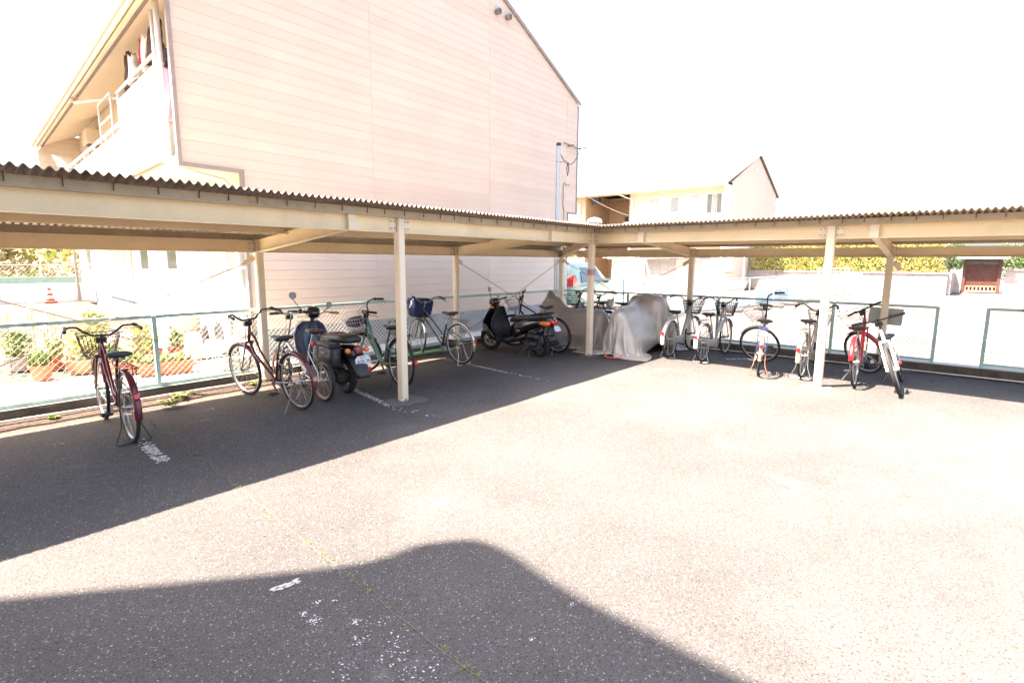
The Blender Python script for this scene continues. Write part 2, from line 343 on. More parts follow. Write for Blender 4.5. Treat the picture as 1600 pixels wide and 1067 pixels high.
def kerb(name, a, b, face, top=0.15, w=0.28, axis='y'):
    mb = MB(); n = max(2, int(abs(b-a)/0.6))
    rnd = random.Random(3)
    rings = []
    for i in range(n*3+1):
        t = a+(b-a)*i/(n*3); j = rnd.uniform(-0.006, 0.006); s = face
        prof = [(s+j, -0.04), (s+j, top-0.015), (s+0.015+j, top), (s+w, top), (s+w, -0.04)]
        rings.append([(-q[0], t, q[1]) if axis == 'y' else (t, q[0], q[1]) for q in prof])
    mb.loft(rings); return mb.build(name, 'kerb_concrete', kind='structure')
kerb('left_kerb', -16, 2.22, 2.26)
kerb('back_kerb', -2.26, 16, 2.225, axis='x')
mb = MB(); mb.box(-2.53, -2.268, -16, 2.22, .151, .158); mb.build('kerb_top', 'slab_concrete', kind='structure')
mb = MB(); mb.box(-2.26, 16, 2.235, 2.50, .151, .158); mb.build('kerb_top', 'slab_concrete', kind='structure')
# fillet of grit and mortar at the foot of the left kerb
mb = MB(); rnd = random.Random(5); rings = []
for i in range(80):
    y = -12+i*0.175; e = rnd.uniform(-0.05, 0.05)
    rings.append([(-2.27, y, 0.0), (-2.27, y, 0.07+rnd.uniform(-.006, .006)), (-2.14, y, 0.045), (-1.93+e*.6, y, 0.006), (-1.91+e*.6, y, 0.0)])
mb.loft(rings); mb.build('kerb_fillet', 'grit', kind='structure')
mb = MB(); mb.tube([(-2.14+0.012*math.sin(i*1.1), -11+i*0.5, 0.072+0.004*math.sin(i*2.1)) for i in range(14)]+[(-2.17, -4.0, 0.07), (-2.2, -2.2, 0.06)], 0.012, 6)
mb.build('drain_pipe', 'off_white', smooth=True, label='thin off-white pipe lying along the foot of the left kerb', cat='pipe')
mb = MB(); mb.tube([(-1.4+i*0.8, 2.16+0.01*math.sin(i), 0.03) for i in range(14)], 0.011, 6)
mb.build('drain_pipe', 'off_white', smooth=True, label='thin off-white pipe lying along the foot of the back kerb', cat='pipe')
mb = MB(); mb.tube([(-2.12, -3.0, 0.10), (-2.1, -1.9, 0.09), (-2.05, -1.5, 0.08)], 0.028, 8)
mb.build('green_pipe', 'green_pipe', smooth=True, label='short pale green pipe on the ground behind the black roadster', cat='pipe')
# cement pads round the front post feet
def pad(name, cx, cy, sx, sy, seed):
    rnd = random.Random(seed); pts = []
    for i in range(18):
        a = 2*math.pi*i/18; k = rnd.uniform(0.82, 1.12)*(1+0.28*abs(math.sin(2*a)))
        pts.append((cx+sx*k*math.cos(a), cy+sy*k*math.sin(a), 0.009))
    lo = [(x*1.0+(x-cx)*0.12, y+(y-cy)*0.12, 0.001) for x, y, z in pts]
    mb = MB(); mb.loft([lo, pts]); mb.build(name, 'cement', kind='structure')
pad('post_footing', 0.02, -4.25, 0.17, 0.22, 1); pad('post_footing', 0.0, 0.02, 0.14, 0.18, 2); pad('post_footing', 3.72, 0.0, 0.14, 0.16, 3)
# worn paint dashes of the bay lines: each a row of chips
def worn(name, x0, y0, x1, y1, w, cover, seed, z=0.004):
    rnd = random.Random(seed); mb = MB(); L = math.hypot(x1-x0, y1-y0); ux, uy = (x1-x0)/L, (y1-y0)/L; n = int(L/0.028)
    for i in range(n):
        t = i/n; c = cover(t)
        for k in range(5):
            if rnd.random() < c*(.75 if k in (0, 4) else 1):
                s0 = i*0.028+rnd.uniform(-0.012, 0.012); off = (k-2)*w/5+rnd.uniform(-w/14, w/14); hw = w/10*rnd.uniform(0.5, 1.5); hl = 0.016*rnd.uniform(0.5, 1.4)
                P = []
                for a in range(6):
                    an = a*math.pi/3+rnd.uniform(-0.3, 0.3); s_ = s0+hl*math.cos(an)*1.1; o_ = off+hw*math.sin(an)*1.15
                    P.append((x0+ux*s_-uy*o_, y0+uy*s_+ux*o_, z+0.0003*((i*3+k) % 5)))
                mb.add(P, [tuple(range(6))])
    return mb.build(name, 'paint_line', kind='structure')
worn('bay_line', -0.72, -6.84, 0.10, -6.885, 0.11, lambda t: 0.35 if t < 0.3 else (0.2 if 0.72 < t < 0.78 else 0.97), 1)
worn('bay_line', -0.95, -4.34, 0.12, -4.55, 0.09, lambda t: 0.85 if t < 0.72 else 0.5, 2)
worn('bay_line', 0.12, -4.55, 0.85, -4.48, 0.12, lambda t: 0.16*(1-t), 22)
worn('bay_line', -1.75, -2.0, -0.1, -2.17, 0.08, lambda t: 0.8 if t > .35 else 0.5, 3)
worn('bay_line', -0.1, -2.17, 0.8, -2.2, 0.10, lambda t: 0.2*(1-t), 33)
worn('bay_line', -0.5, 0.30, 0.45, 0.34, 0.08, lambda t: 0.6, 4)
worn('bay_line', 2.05, 1.32, 2.45, 1.75, 0.10, lambda t: 0.75, 5)
worn('paint_mark', 2.545, -7.13, 2.565, -6.99, 0.045, lambda t: 0.98, 6)
def chips(x, y, rx, ry, n, seed, smin=.002, smax=.009):
    rnd = random.Random(seed); mb = MB()
    for i in range(n):
        a = rnd.uniform(0, 6.28); d = rnd.random()**.7; px, py = x+rx*d*math.cos(a), y+ry*d*math.sin(a); s_ = rnd.uniform(smin, smax)*(1-.4*d); k_ = rnd.uniform(.3, .9); th = rnd.uniform(0, 3.14)
        P = []
        for j in range(6):
            an = j*math.pi/3+rnd.uniform(-.35, .35); u, v = s_*math.cos(an)*rnd.uniform(.7, 1.2), s_*k_*math.sin(an)*rnd.uniform(.7, 1.2)
            P.append((px+u*math.cos(th)-v*math.sin(th), py+u*math.sin(th)+v*math.cos(th), .004+.0002*(i % 7)))
        mb.add(P, [tuple(range(6))])
    return mb.build('paint_mark', 'paint_line', kind='structure')
for i, (x, y, rx, ry, n) in enumerate([(2.80, -7.04, .03, .03, 12), (2.86, -6.98, .015, .015, 6), (2.84, -7.13, .03, .02, 14), (2.92, -7.12, .04, .04, 34), (3.08, -7.0, .03, .03, 24), (3.2, -7.05, .05, .06, 22), (3.3, -6.95, .05, .08, 20), (3.42, -7.03, .1, .1, 30), (3.18, -6.93, .03, .02, 10), (3.55, -6.98, .08, .1, 24), (3.3, -7.2, .08, .06, 20), (3.79, -6.55, .012, .022, 12), (3.79, -6.22, .012, .018, 12), (-1.15, -7.35, .05, .14, 40), (-.95, -6.2, .05, .14, 40), (-1.35, -5.95, .05, .12, 30), (.75, -4.46, .2, .05, 30), (.5, -2.2, .25, .05, 26)]): chips(x, y, rx, ry, n, 100+i)
# weeds in the crack
def weed_clump(mb, x, y, r, n, rnd, h=0.035):
    for _ in range(n):
        a = rnd.uniform(0, 6.28); d = rnd.uniform(0, r); px, py = x+d*math.cos(a), y+d*math.sin(a); b = rnd.uniform(0, 6.28); l = rnd.uniform(0.5, 1.2)*h
        w = l*0.22; ex, ey = px+math.cos(b)*l*0.8, py+math.sin(b)*l*0.8
        mb.add([(px, py, 0.002), ((px+ex)/2-math.sin(b)*w, (py+ey)/2+math.cos(b)*w, l*0.45), (ex, ey, l*rnd.uniform(0.3, 0.8)), ((px+ex)/2+math.sin(b)*w, (py+ey)/2-math.cos(b)*w, l*0.45)], [(0, 1, 2, 3)])
mb = MB(); rnd = random.Random(9)
for i in range(260):
    t = rnd.random(); x = -2.0+5.9*t; y = -6.55-0.32*((x+2)/5.9)+rnd.uniform(-0.012, 0.012)
    if math.sin(x*9)+math.sin(x*23+1) < -0.1: continue
    weed_clump(mb, x, y, 0.013, 6, rnd, 0.012)
for x, y, r, n in [(-0.13, -6.62, .04, 26), (0.12, -6.63, .04, 24), (1.1, -6.7, .02, 12), (2.93, -6.82, .025, 18), (3.34, -6.85, .015, 8), (3.68, -6.87, .015, 8), (3.5, 0.3, .05, 28), (0.55, -6.66, .03, 12)]:
    weed_clump(mb, x, y, r, n, rnd, 0.018)
mb.build('crack_weeds', 'weed', kind='stuff', label='small green weeds growing along the crack in the asphalt', cat='weeds')
for i, (x, y, s, lab) in enumerate([(-2.05, -6.05, 0.11, 'bright green weed tuft at the kerb below the fence post'), (-1.75, -6.25, 0.13, 'yellowish grass tuft beside the rear wheel of the leftmost bicycle'), (-2.1, -5.15, 0.07, 'small weed at the kerb left of the plum bicycle'), (-2.1, -7.25, 0.06, 'small weed at the kerb at the left edge')]):
    mb = MB()
    for _ in range(70):
        a = rnd.uniform(0, 6.28); d = rnd.uniform(0, s*.5); l = rnd.uniform(.5, 1)*s; px, py = x+d*math.cos(a), y+d*math.sin(a); b = a+rnd.uniform(-.6, .6)
        mb.add([(px, py, 0.03), (px+math.cos(b)*l*.4-math.sin(b)*.012, py+math.sin(b)*l*.4+math.cos(b)*.012, .03+l*.5), (px+math.cos(b)*l*.9, py+math.sin(b)*l*.9, .03+l*rnd.uniform(.3, .8)), (px+math.cos(b)*l*.4+math.sin(b)*.012, py+math.sin(b)*l*.4-math.cos(b)*.012, .03+l*.5)], [(0, 1, 2, 3)])
    mb.build('weed_tuft', 'leaf_lime', label=lab, cat='weed', group='weeds at the kerb')
# thin crack lines
mb = MB(); rnd = random.Random(12)
for path in ([(-2.0, -6.55), (-1.5, -6.58), (-0.9, -6.55), (-0.1, -6.62), (1.1, -6.70), (2.4, -6.79), (4.2, -6.9)],):
    P = []
    for a, b in zip(path, path[1:]):
        for k in range(14):
            t = k/14; P.append((a[0]+(b[0]-a[0])*t, a[1]+(b[1]-a[1])*t+rnd.uniform(-.009, .009)))
    w = 0.0025
    mb.add([(x, y-w, 0.0035) for x, y in P]+[(x, y+w, 0.0035) for x, y in P], [(i, i+1, len(P)+i+1, len(P)+i) for i in range(len(P)-1)])
mb.build('crack', 'cement', kind='structure')
# loose chips on the asphalt
mb = MB(); rnd = random.Random(21)
for _ in range(420):
    x, y = rnd.uniform(0.2, 7), rnd.uniform(-8, 1.5)
    if rnd.random() < .5: x, y = rnd.uniform(1.5, 5), rnd.uniform(-8.2, -5.8)
    s = rnd.uniform(.003, .008); mb.blob((x, y, s*.4), (s, s*.8, s*.6), 5, 3, .3)
mb.build('loose_gravel', 'cement', kind='stuff', label='loose stone chips scattered on the asphalt', cat='gravel')
# dead twigs and leaf scraps
for i, (x, y, a) in enumerate([(2.73, -2.41, 1.2), (4.9, -3.6, 0.1), (0.9, -3.3, 2.0)]):
    mb = MB(); mb.tube([(x, y, .006), (x+.05*math.cos(a), y+.05*math.sin(a), .014), (x+.1*math.cos(a+.3), y+.1*math.sin(a+.3), .007)], .002, 4)
    mb.build('twig', 'bark', label=['small bent twig on the sunlit asphalt in the middle', 'thin straight twig on the sunlit asphalt at the right', 'dark twig scrap near the roof shadow edge'][i], cat='twig')

# ------------------------------------------------------------------ bicycle shelter
SH = thing('bicycle_shelter', 'cream steel bicycle shelter with brown corrugated roof, two wings meeting at a corner', 'shelter', (0, 0, 0))
def hbeam(mb, a, b, w, h, t=0.008, up=(0, 0, 1)):
    a, b = Vector(a), Vector(b); T = (b-a).normalized(); U = T.cross(Vector(up)).normalized(); V = U.cross(T)
    for cz, ww, hh in ((h/2-t/2, w, t), (-h/2+t/2, w, t)):
        mb.bar(a+V*cz, b+V*cz, ww, hh, up)
    mb.bar(a, b, t, h-2*t-0.001, up)
def post(x, y, h, s=0.1):
    m_ = MB(); b = 0.012; q = s/2
    ring = [(q-b, -q), (q, -q+b), (q, q-b), (q-b, q), (-q+b, q), (-q, q-b), (-q, -q+b), (-q+b, -q)]
    m_.loft([[(x+i, y+j, z) for i, j in ring] for z in (-0.02, h)]); return m_.build('post', 'post_paint', SH)
FL = [0.0, -4.27, -8.53]; FR = [3.72, 7.44, 11.2]
BL = [-1.25, -4.93, -8.6]; BR = [0.965, 4.2, 7.43, 10.66]; XB = -2.185; YB = 2.2
for y in FL: post(0, y, 2.205)
for x in FR: post(x, 0, 2.205)
for y in BL: post(XB, y, 1.975)
post(XB, YB, 1.975)
for x in BR: post(x, YB, 1.975)
ys = [0.0, -4.27, -8.53, -12.0]
for a, b in zip(ys, ys[1:]):
    m_ = MB(); hbeam(m_, (0, a-0.052, 2.112), (0, b+0.052, 2.112), 0.092, 0.18); m_.build('front_beam', 'beam_paint', SH)
xs = [0.0]+FR
for a, b in zip(xs, xs[1:]):
    m_ = MB(); hbeam(m_, (a+0.052, 0, 2.112), (b-0.052, 0, 2.112), 0.092, 0.18); m_.build('front_beam', 'beam_paint', SH)
ys = [YB]+BL+[-12]
for a, b in zip(ys, ys[1:]):
    m_ = MB(); hbeam(m_, (XB, a-0.052, 1.882), (XB, b+0.052, 1.882), 0.09, 0.16); m_.build('back_beam', 'beam_paint', SH)
xs = [XB]+BR
for a, b in zip(xs, xs[1:]):
    m_ = MB(); hbeam(m_, (a+0.052, YB, 1.882), (b-0.052, YB, 1.882), 0.09, 0.16); m_.build('back_beam', 'beam_paint', SH)
for y in BL:
    m_ = MB(); hbeam(m_, (-0.05, y, 2.105), (XB+0.055, y, 1.885), 0.085, 0.155); m_.build('rafter', 'beam_paint', SH)
    m_ = MB(); m_.box(0.004, 0.057, y-0.05, y+0.05, 2.026, 2.199); m_.build('end_plate', 'post_paint', SH)
for x in BR:
    m_ = MB(); hbeam(m_, (x, 0.05, 2.105), (x, YB-0.055, 1.885), 0.085, 0.155); m_.build('rafter', 'beam_paint', SH)
    m_ = MB(); m_.box(x-0.05, x+0.05, -0.057, -0.004, 2.026, 2.199); m_.build('end_plate', 'post_paint', SH)
m_ = MB(); hbeam(m_, (-0.06, 0.06, 2.105), (XB+0.06, YB-0.06, 1.885), 0.085, 0.155); m_.build('rafter', 'beam_paint', SH)
# gusset ears with turnbuckle rods
def ear(a, b):
    m_ = MB(); m_.bar(a, b, 0.008, 0.07); m_.build('gusset', 'post_paint', SH)
def rod(a, b):
    m_ = MB(); m_.cyl(a, b, 0.006, 6); m_.build('brace_rod', 'bolt_steel', SH)
bx = XB-0.02
for y0, y1 in ((-4.93, -8.6), (2.2, -1.25)):
    s = 1 if y1 > y0 else -1
    rod((bx, y0+s*.18, 1.66), (bx, y1-s*.08, 0.24)); rod((bx-.03, y1-s*.18, 1.66), (bx-.03, y0+s*.08, 0.24))
    ear((bx, y0+s*.05, 1.74), (bx, y0+s*.19, 1.65)); ear((bx, y1-s*.05, 1.74), (bx, y1-s*.19, 1.65))
x0, x1 = XB, 0.965; by = YB+0.02
rod((x0+.18, by, 1.66), (x1-.08, by, 0.24)); rod((x1-.18, by+.03, 1.66), (x0+.08, by+.03, 0.24))
ear((x0+.05, by, 1.74), (x0+.19, by, 1.65)); ear((x1-.05, by, 1.74), (x1-.19, by, 1.65))
ear((4.25, by, 1.74), (4.34, by, 1.60))
def zroof(d): return 2.298-0.100*(d+0.13)      # d = distance behind the front row
def purlin(d, h, w=0.05, m='purlin_paint', lip=True):
    zt = zroof(d)-0.0205; hh = h
    for wing in (0, 1):
        h = hh[wing] if isinstance(hh, tuple) else hh
        m_ = MB()
        P0, P1 = (((-d, -12, 0), (-d, d if d > 0 else d, 0)) if wing == 0 else ((11.5, d, 0), (-d, d, 0)))
        a, b = Vector(P0), Vector(P1); cut = 0.0 if wing == 0 else 0.03
        if wing == 1: b.x += cut
        m_.bar(a+Vector((0, 0, zt-h/2)), b+Vector((0, 0, zt-h/2)), 0.006, h); m_.bar(a+Vector((0, 0, zt-.004)), b+Vector((0, 0, zt-.004)), .022, .007)
        if lip:
            off = Vector((-w/2, 0, 0)) if wing == 0 else Vector((0, w/2, 0))
            m_.bar(a+off+Vector((0, 0, zt-h+.003)), b+off+Vector((0, 0, zt-h+.003)), w, 0.005)
        m_.build('purlin', m, SH)
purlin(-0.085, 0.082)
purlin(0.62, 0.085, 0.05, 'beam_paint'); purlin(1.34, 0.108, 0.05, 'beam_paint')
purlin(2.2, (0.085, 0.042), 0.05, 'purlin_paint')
PITCH = 0.0665; AMP = 0.0145
def roof_sheet(s0, s1, wing, lift):
    m_ = MB(); n = int(round((s1-s0)/PITCH*10)); rings = []
    for i in range(n+1):
        s = s0+(s1-s0)*i/n; c_ = math.cos(2*math.pi*s/PITCH+.25*math.sin(s*1.7)); w = AMP*c_+lift
        df = -0.30+0.005*math.sin(s*3.1)+0.008*(lift > 0)
        if wing == 0: d0 = max(df, s); P = lambda d, z: (-d, s, z)
        else: d0 = max(df, -s); P = lambda d, z: (s, d, z)
        d1 = 2.50
        if d0 >= d1-0.03: break
        rings.append([P(d0, zroof(d0)+w), P(d1, zroof(d1)+w), P(d1, zroof(d1)+w-0.007), P(d0, zroof(d0)+w-0.007)])
    if len(rings) > 1: m_.loft(rings); m_.build('corrugated_sheet', 'slate', SH, smooth=35)
s = -12.0; k = 0
while s < 2.48: e = min(s+0.7315, 2.6); roof_sheet(s, e+0.03, 0, 0.0045*(k % 2)); s = e; k += 1
s = -2.6
while s < 11.4: roof_sheet(s, s+0.7615, 1, 0.0045*(k % 2)); s += 0.7315; k += 1
# ridge capping over the hip at the corner
m_ = MB(); m_.tube([(0.29, -0.29, zroof(-.29)+.012), (-2.48, 2.48, zroof(2.48)+.012)], 0.022, 6); m_.build('hip_cap', 'slate', SH)
# hook bolts below the eave, too small to pick apart
m_ = MB(); rnd = random.Random(4)
y = -11.5
while y < 0:
    m_.cyl((0.10, y, 2.225), (0.10, y, 2.285), 0.004, 5); m_.cyl((0.08, y, 2.225), (0.102, y, 2.222), 0.004, 5); y += 0.27+rnd.uniform(-.05, .05)
x = 0.2
while x < 11:
    m_.cyl((x, -0.10, 2.225), (x, -0.10, 2.285), 0.004, 5); m_.cyl((x, -0.08, 2.225), (x, -0.102, 2.222), 0.004, 5); x += 0.27+rnd.uniform(-.05, .05)
m_.build('hook_bolts', 'rust', SH, kind='stuff')
def bolt_plate(c, wing, nx=2, nz=2):
    m_ = MB()
    if wing == 0: m_.box(c[0]-.003, c[0]+.004, c[1]-.045, c[1]+.045, c[2]-.07, c[2]+.07)
    else: m_.box(c[0]-.045, c[0]+.045, c[1]-.004, c[1]+.003, c[2]-.07, c[2]+.07)
    pl = m_.build('bolt_plate', 'post_paint', SH)
    b_ = MB()
    for i in (-.022, .022):
        for j in (-.04, .04):
            if wing == 0: b_.cyl((c[0]+.002, c[1]+i, c[2]+j), (c[0]+.013, c[1]+i, c[2]+j), .009, 6)
            else: b_.cyl((c[0]+i, c[1]-.002, c[2]+j), (c[0]+i, c[1]-.013, c[2]+j), .009, 6)
    b_.build('bolt', 'bolt_steel', pl)
for y in FL[:2]:
    for s_ in (-1, 1):
        if y == 0 and s_ == 1: continue
        bolt_plate((0.008, y+s_*0.1, 2.112), 0)
for x in [0.0]+FR[:1]:
    for s_ in (-1, 1):
        if x == 0 and s_ == -1: continue
        bolt_plate((x+s_*0.1, -0.008, 2.112), 1)
for y in BL[:2]+[YB]:
    for s_ in (-1, 1):
        if y == YB and s_ == 1: continue
        bolt_plate((XB+.008, y+s_*0.1, 1.882), 0)
for x in BR[:2]: 
    for s_ in (-1, 1): bolt_plate((x+s_*0.1, YB-.008, 1.882), 1)
# pink sticker band with little round marks on the corner post
st = MB(); q = 0.0525; st.loft([[(q, -q, z), (q, q, z), (-q, q, z), (-q, -q, z)] for z in (1.46, 1.575)])
sb = st.build('warning_band', 'sticker_pink', label='faded pink sticker band wrapped round the corner post', cat='sticker')
for ax in (0, 1):
    t_ = MB()
    c = Vector((0.0535, 0.012, 1.518)) if ax == 0 else Vector((-0.005, -0.0535, 1.518))
    t_.torus(c, (1, 0, 0) if ax == 0 else (0, 1, 0), 0.030, 0.004, 18, 4, 0.2)
    for dz in (-.012, .012): t_.cbox(c+Vector((0, 0, dz)), (0.002, .034, .006) if ax == 0 else (.034, .002, .006), (R(35), 0, 0) if ax == 0 else (0, R(35), 0))
    t_.build('round_mark', 'sticker_red', sb)

# ------------------------------------------------------------------ chain link fences
def chain_fence(name, label, axis, fixed, a, b, z0, z1, posts, mesh_r=0.0023, pitch=0.072, group=None, post_w=0.045, pm='fence_paint', wm='fence_wire', cat='fence'):
    t = thing(name, label, cat, group=group)
    P = (lambda s, z, o=0: (fixed+o, s, z)) if axis == 'y' else (lambda s, z, o=0: (s, fixed+o, z))
    ps = sorted([a]+[p for p in posts if a < p < b]+[b])
    for s in posts:
        m_ = MB(); m_.bar(P(s, z0-0.10), P(s, z1+0.012), post_w, post_w, (1, 0, 0) if axis == 'y' else (0, 1, 0)); m_.build('fence_post', pm, t)
    for p0, p1 in zip(ps, ps[1:]):
        for z, h in ((z1, 0.04), (z0+.02, 0.04)):
            m_ = MB(); m_.bar(P(p0+post_w/2, z), P(p1-post_w/2, z), 0.032, h); m_.build('rail', pm, t)
    m_ = MB(); H = z1-z0-.04; s = a-H; zz0 = z0+.03
    while s < b:
        for d in (1, -1):
            if d == 1: u0, v0, u1, v1 = s, 0.0, s+H, H
            else: u0, v0, u1, v1 = s, H, s+H, 0.0
            if u0 < a: k = (a-u0)/H; v0 += (v1-v0)*k; u0 = a
            if u1 > b: k = (b-u0)/(u1-u0); v1 = v0+(v1-v0)*k; u1 = b
            if u1-u0 > .01: m_.tube([P(u0, zz0+v0, .003*d), P(u1, zz0+v1, .003*d)], mesh_r, 6)
        s += pitch
    m_.build('wire_mesh', wm, t, kind='stuff'); return t
chain_fence('chain_link_fence', 'pale green chain link fence on the kerb behind the left row of bicycles', 'y', -2.33, -11.8, 2.32, 0.16, 1.02, [-11.8, -10.3, -8.25, -6.18, -4.10, -2.03, 0.1, 2.32], mesh_r=0.0025)
chain_fence('chain_link_fence', 'pale green chain link fence on the back kerb with a grey board hung on it', 'x', 2.33, -2.27, 4.87, 0.18, 1.03, [-0.48, 1.49, 3.46, 4.87], mesh_r=0.0020)
chain_fence('chain_link_fence', 'short separate chain link fence panel at the right edge beyond the gap', 'x', 2.33, 5.46, 11.0, 0.18, 1.04, [5.46, 7.4, 9.4, 11.0], mesh_r=0.0020)
mb = MB(); mb.cbox((4.21, 2.295, 0.85), (0.46, 0.006, 0.27), (0, R(2), 0)); 
mb.build('blank_board', 'board_grey', label='blank grey rectangular board hung on the back fence behind the red bicycle', cat='board')
for x, lab in ((5.93, 'rusty hinge clamp on the top rail of the right fence panel'),):
    mb = MB(); mb.cbox((x, 2.305, 1.045), (0.14, 0.03, 0.03)); mb.cyl((x-.03, 2.29, 1.045), (x+.03, 2.29, 1.045), .022, 8); mb.cyl((x-.1, 2.29, 1.045), (x-.1, 2.33, 1.045), .014, 6); mb.cyl((x+.1, 2.29, 1.045), (x+.1, 2.33, 1.045), .014, 6)
    mb.build('hinge_clamp', 'rust', label=lab, cat='clamp')
mb = MB(); mb.box(4.02, 4.20, 2.02, 2.12, 0.0, 0.24); t = mb.build('black_box', 'black_plastic', label='small black box with white oval sticker on the ground by the back post', cat='box')
m_ = MB(); m_.cyl((4.12, 2.019, 0.12), (4.12, 2.016, 0.12), 0.03, 14); m_.build('sticker', 'plate_white', t)
# ------------------------------------------------------------------ pink gabled apartment building (left)
A1 = thing('apartment_building', 'large pink gabled apartment block with siding boards behind the left fence', 'building', (0, 0, 0))
K = lambda p: (p.x, p.y-0.075*(min(p.x, -4)+4), p.z)
def b1(mb, name, m, parent=None, **k): return mb.xform(K).build(name, m, parent or A1, **k)
XF = -4.0; XE = -19.5
mb = MB(); mb.box(XE, XF-0.03, -4.25, 5.04, 0.5, 5.95); mb.box(XE+.02, XF-0.031, -4.24, 5.03, 5.9, 6.2); b1(mb, 'wall', 'wall_cream')
mb = MB(); mb.box(XE, XF+0.0, -4.24, 5.03, -0.05, 0.51); b1(mb, 'foundation', 'foundation')
mb = MB()
for y in (-1.45, -1.3, -1.15, 2.4, 2.55): mb.cyl((XF-.01, y, .43), (XF+.008, y, .43), .035, 10)
b1(mb, 'foundation_vent', 'black_plastic')
# gable backing and the boards on it; the upper storey overhangs both sides by 0.9 / 0.55 m
LE, RE, PK = (-5.15, 5.60), (5.49, 6.26), (0.79, 8.57)
def yl(z): return -4.25 if z < 3.149 else (-5.15 if z <= 5.60 else -5.15+(z-5.60)/(8.57-5.60)*5.94)
def yr(z): return 5.04 if z < 3.149 else (5.49 if z <= 6.26 else 5.49-(z-6.26)/(8.57-6.26)*4.70)
mb = MB(); mb.prism([(-4.25, .5), (5.04, .5), (5.04, 3.15), (5.49, 3.15), RE, PK, LE, (-5.15, 3.15), (-4.25, 3.15)], 'x', XF-0.16, XF-0.0052); mb.build('gable_wall', 'siding_gap', A1)
seams = [-1.72, 1.67, 4.95]
z = 0.52; BH = 0.1685; k = 0
while z < 8.50:
    z2 = min(z+BH, 8.55)
    if z < 3.15 < z2: z2 = 3.15 if 3.15-z > .08 else z2
    ztop = z2-0.0030; zb = z+0.0005
    if z >= 3.149 or z2 <= 3.15+1e-6 or True:
        zm0, zm1 = zb, ztop
        l0, l1, r0, r1 = yl(zm0), yl(zm1), yr(zm0), yr(zm1)
        if zb < 3.149 <= ztop: l0 = l1 = -4.25; r0 = r1 = 5.04
        cuts = [s_ for s_ in seams if max(l0, l1)+.15 < s_ < min(r0, r1)-.1]
        ends = [(l0, l1)]+[(c, c) for c in cuts]+[(r0, r1)]
        for i, (e0, e1) in enumerate(zip(ends, ends[1:])):
            a0, a1_ = e0[0]+.0022, e0[1]+.0022; b0, b1_ = e1[0]-.0022, e1[1]-.0022
            mb = MB(); x = XF+random.uniform(-.0008, .0008)
            mb.loft([[(XF-.005, a0, zm0), (XF-.005, b0, zm0), (XF-.005, b1_, zm1), (XF-.005, a1_, zm1)], [(x, a0, zm0), (x, b0, zm0), (x, b1_, zm1-.002), (x, a1_, zm1-.002)]])
            mb.build('siding_board', 'siding_%d' % ((k*7+i*3) % 3), A1); k += 1
    z = z2
# trim along the rake, corners and overhang
def trim(a, b, w=0.05, d=0.06, m='trim_brown', name='trim'):
    mb = MB(); mb.bar((XF-.02, *a), (XF-.02, *b), d, w, (1, 0, 0)); mb.build(name, m, A1)
mb = MB(); mb.box(XF-.05, XF+.03, -5.205, -5.15, 3.09, 5.52); mb.build('corner_trim', 'trim_brown', A1)
mb = MB(); mb.box(XF-.05, XF+.03, -5.15, -4.25, 3.09, 3.148); mb.build('corner_trim', 'trim_brown', A1)
mb = MB(); mb.box(XF-.05, XF+.03, -4.305, -4.252, 0.3, 3.088); mb.build('corner_trim', 'trim_brown', A1)
mb = MB(); mb.box(XF-.04, XF+.02, 5.492, 5.53, 3.11, 6.2); mb.build('corner_trim', 'trim_brown', A1)
mb = MB(); mb.box(XF-.04, XF+.02, 5.045, 5.49, 3.11, 3.148); mb.build('corner_trim', 'trim_brown', A1)
mb = MB(); mb.box(XF-.04, XF+.02, 5.042, 5.08, 0.3, 3.108); mb.build('corner_trim', 'trim_brown', A1)
# roof: two slabs
def roof_slab(pa, pb, th, name, m, x0, x1):
    (ya, za), (yb, zb_) = pa, pb
    mb = MB(); mb.prism([(ya, za), (yb, zb_), (yb, zb_+th), (ya, za+th)], 'x', x0, x1); return b1(mb, name, m)
roof_slab((-5.50, 5.47), (0.79, 8.62), 0.07, 'roof', 'roof_pale', XE-.1, XF+.04)
roof_slab((5.58, 6.25), (0.79, 8.62), 0.07, 'roof', 'roof_pale', XE-.1, XF+.04)
mb = MB(); mb.prism([(-5.53, 5.41), (-5.47, 5.41), (0.79, 8.58), (5.55, 6.21), (5.60, 6.21), (5.60, 6.27), (0.79, 8.66), (-5.53, 5.49)], 'x', XF+.041, XF+.055); mb.build('rake_trim', 'trim_brown', A1)
mb = MB(); mb.prism([(-5.44, 5.44), (-4.26, 6.02), (-4.26, 6.04), (-5.44, 5.47)], 'x', XE, XF-.17); b1(mb, 'soffit', 'soffit')
mb = MB(); mb.box(XE-.1, XF+.03, -5.54, -5.505, 5.38, 5.55); b1(mb, 'fascia', 'trim_cream')
mb = MB(); mb.prism([(-5.33, 5.485), (-5.27, 5.515), (-5.27, 5.50), (-5.33, 5.47)], 'x', XE, XF-.17); b1(mb, 'soffit_strip', 'trim_brown')
mb = MB(); mb.tube([(XE-.15, -5.585, 5.49), (XF+.03, -5.585, 5.50)], .042, 8); b1(mb, 'gutter', 'off_white', smooth=True)
# end wing wall at the far end with cream boards
for i in range(17):
    mb = MB(); z0 = 3.15+i*.17; z1 = min(z0+.166, 5.96); ya, yb = [max(-5.42, (z_-5.44)/.5-5.44) for z_ in (z0, z1)]
    mb.loft([[(XE+x_, ya, z0), (XE+x_, -4.25, z0), (XE+x_, -4.25, z1), (XE+x_, yb, z1)] for x_ in (-.1, .02)]); b1(mb, 'siding_board', 'trim_cream')
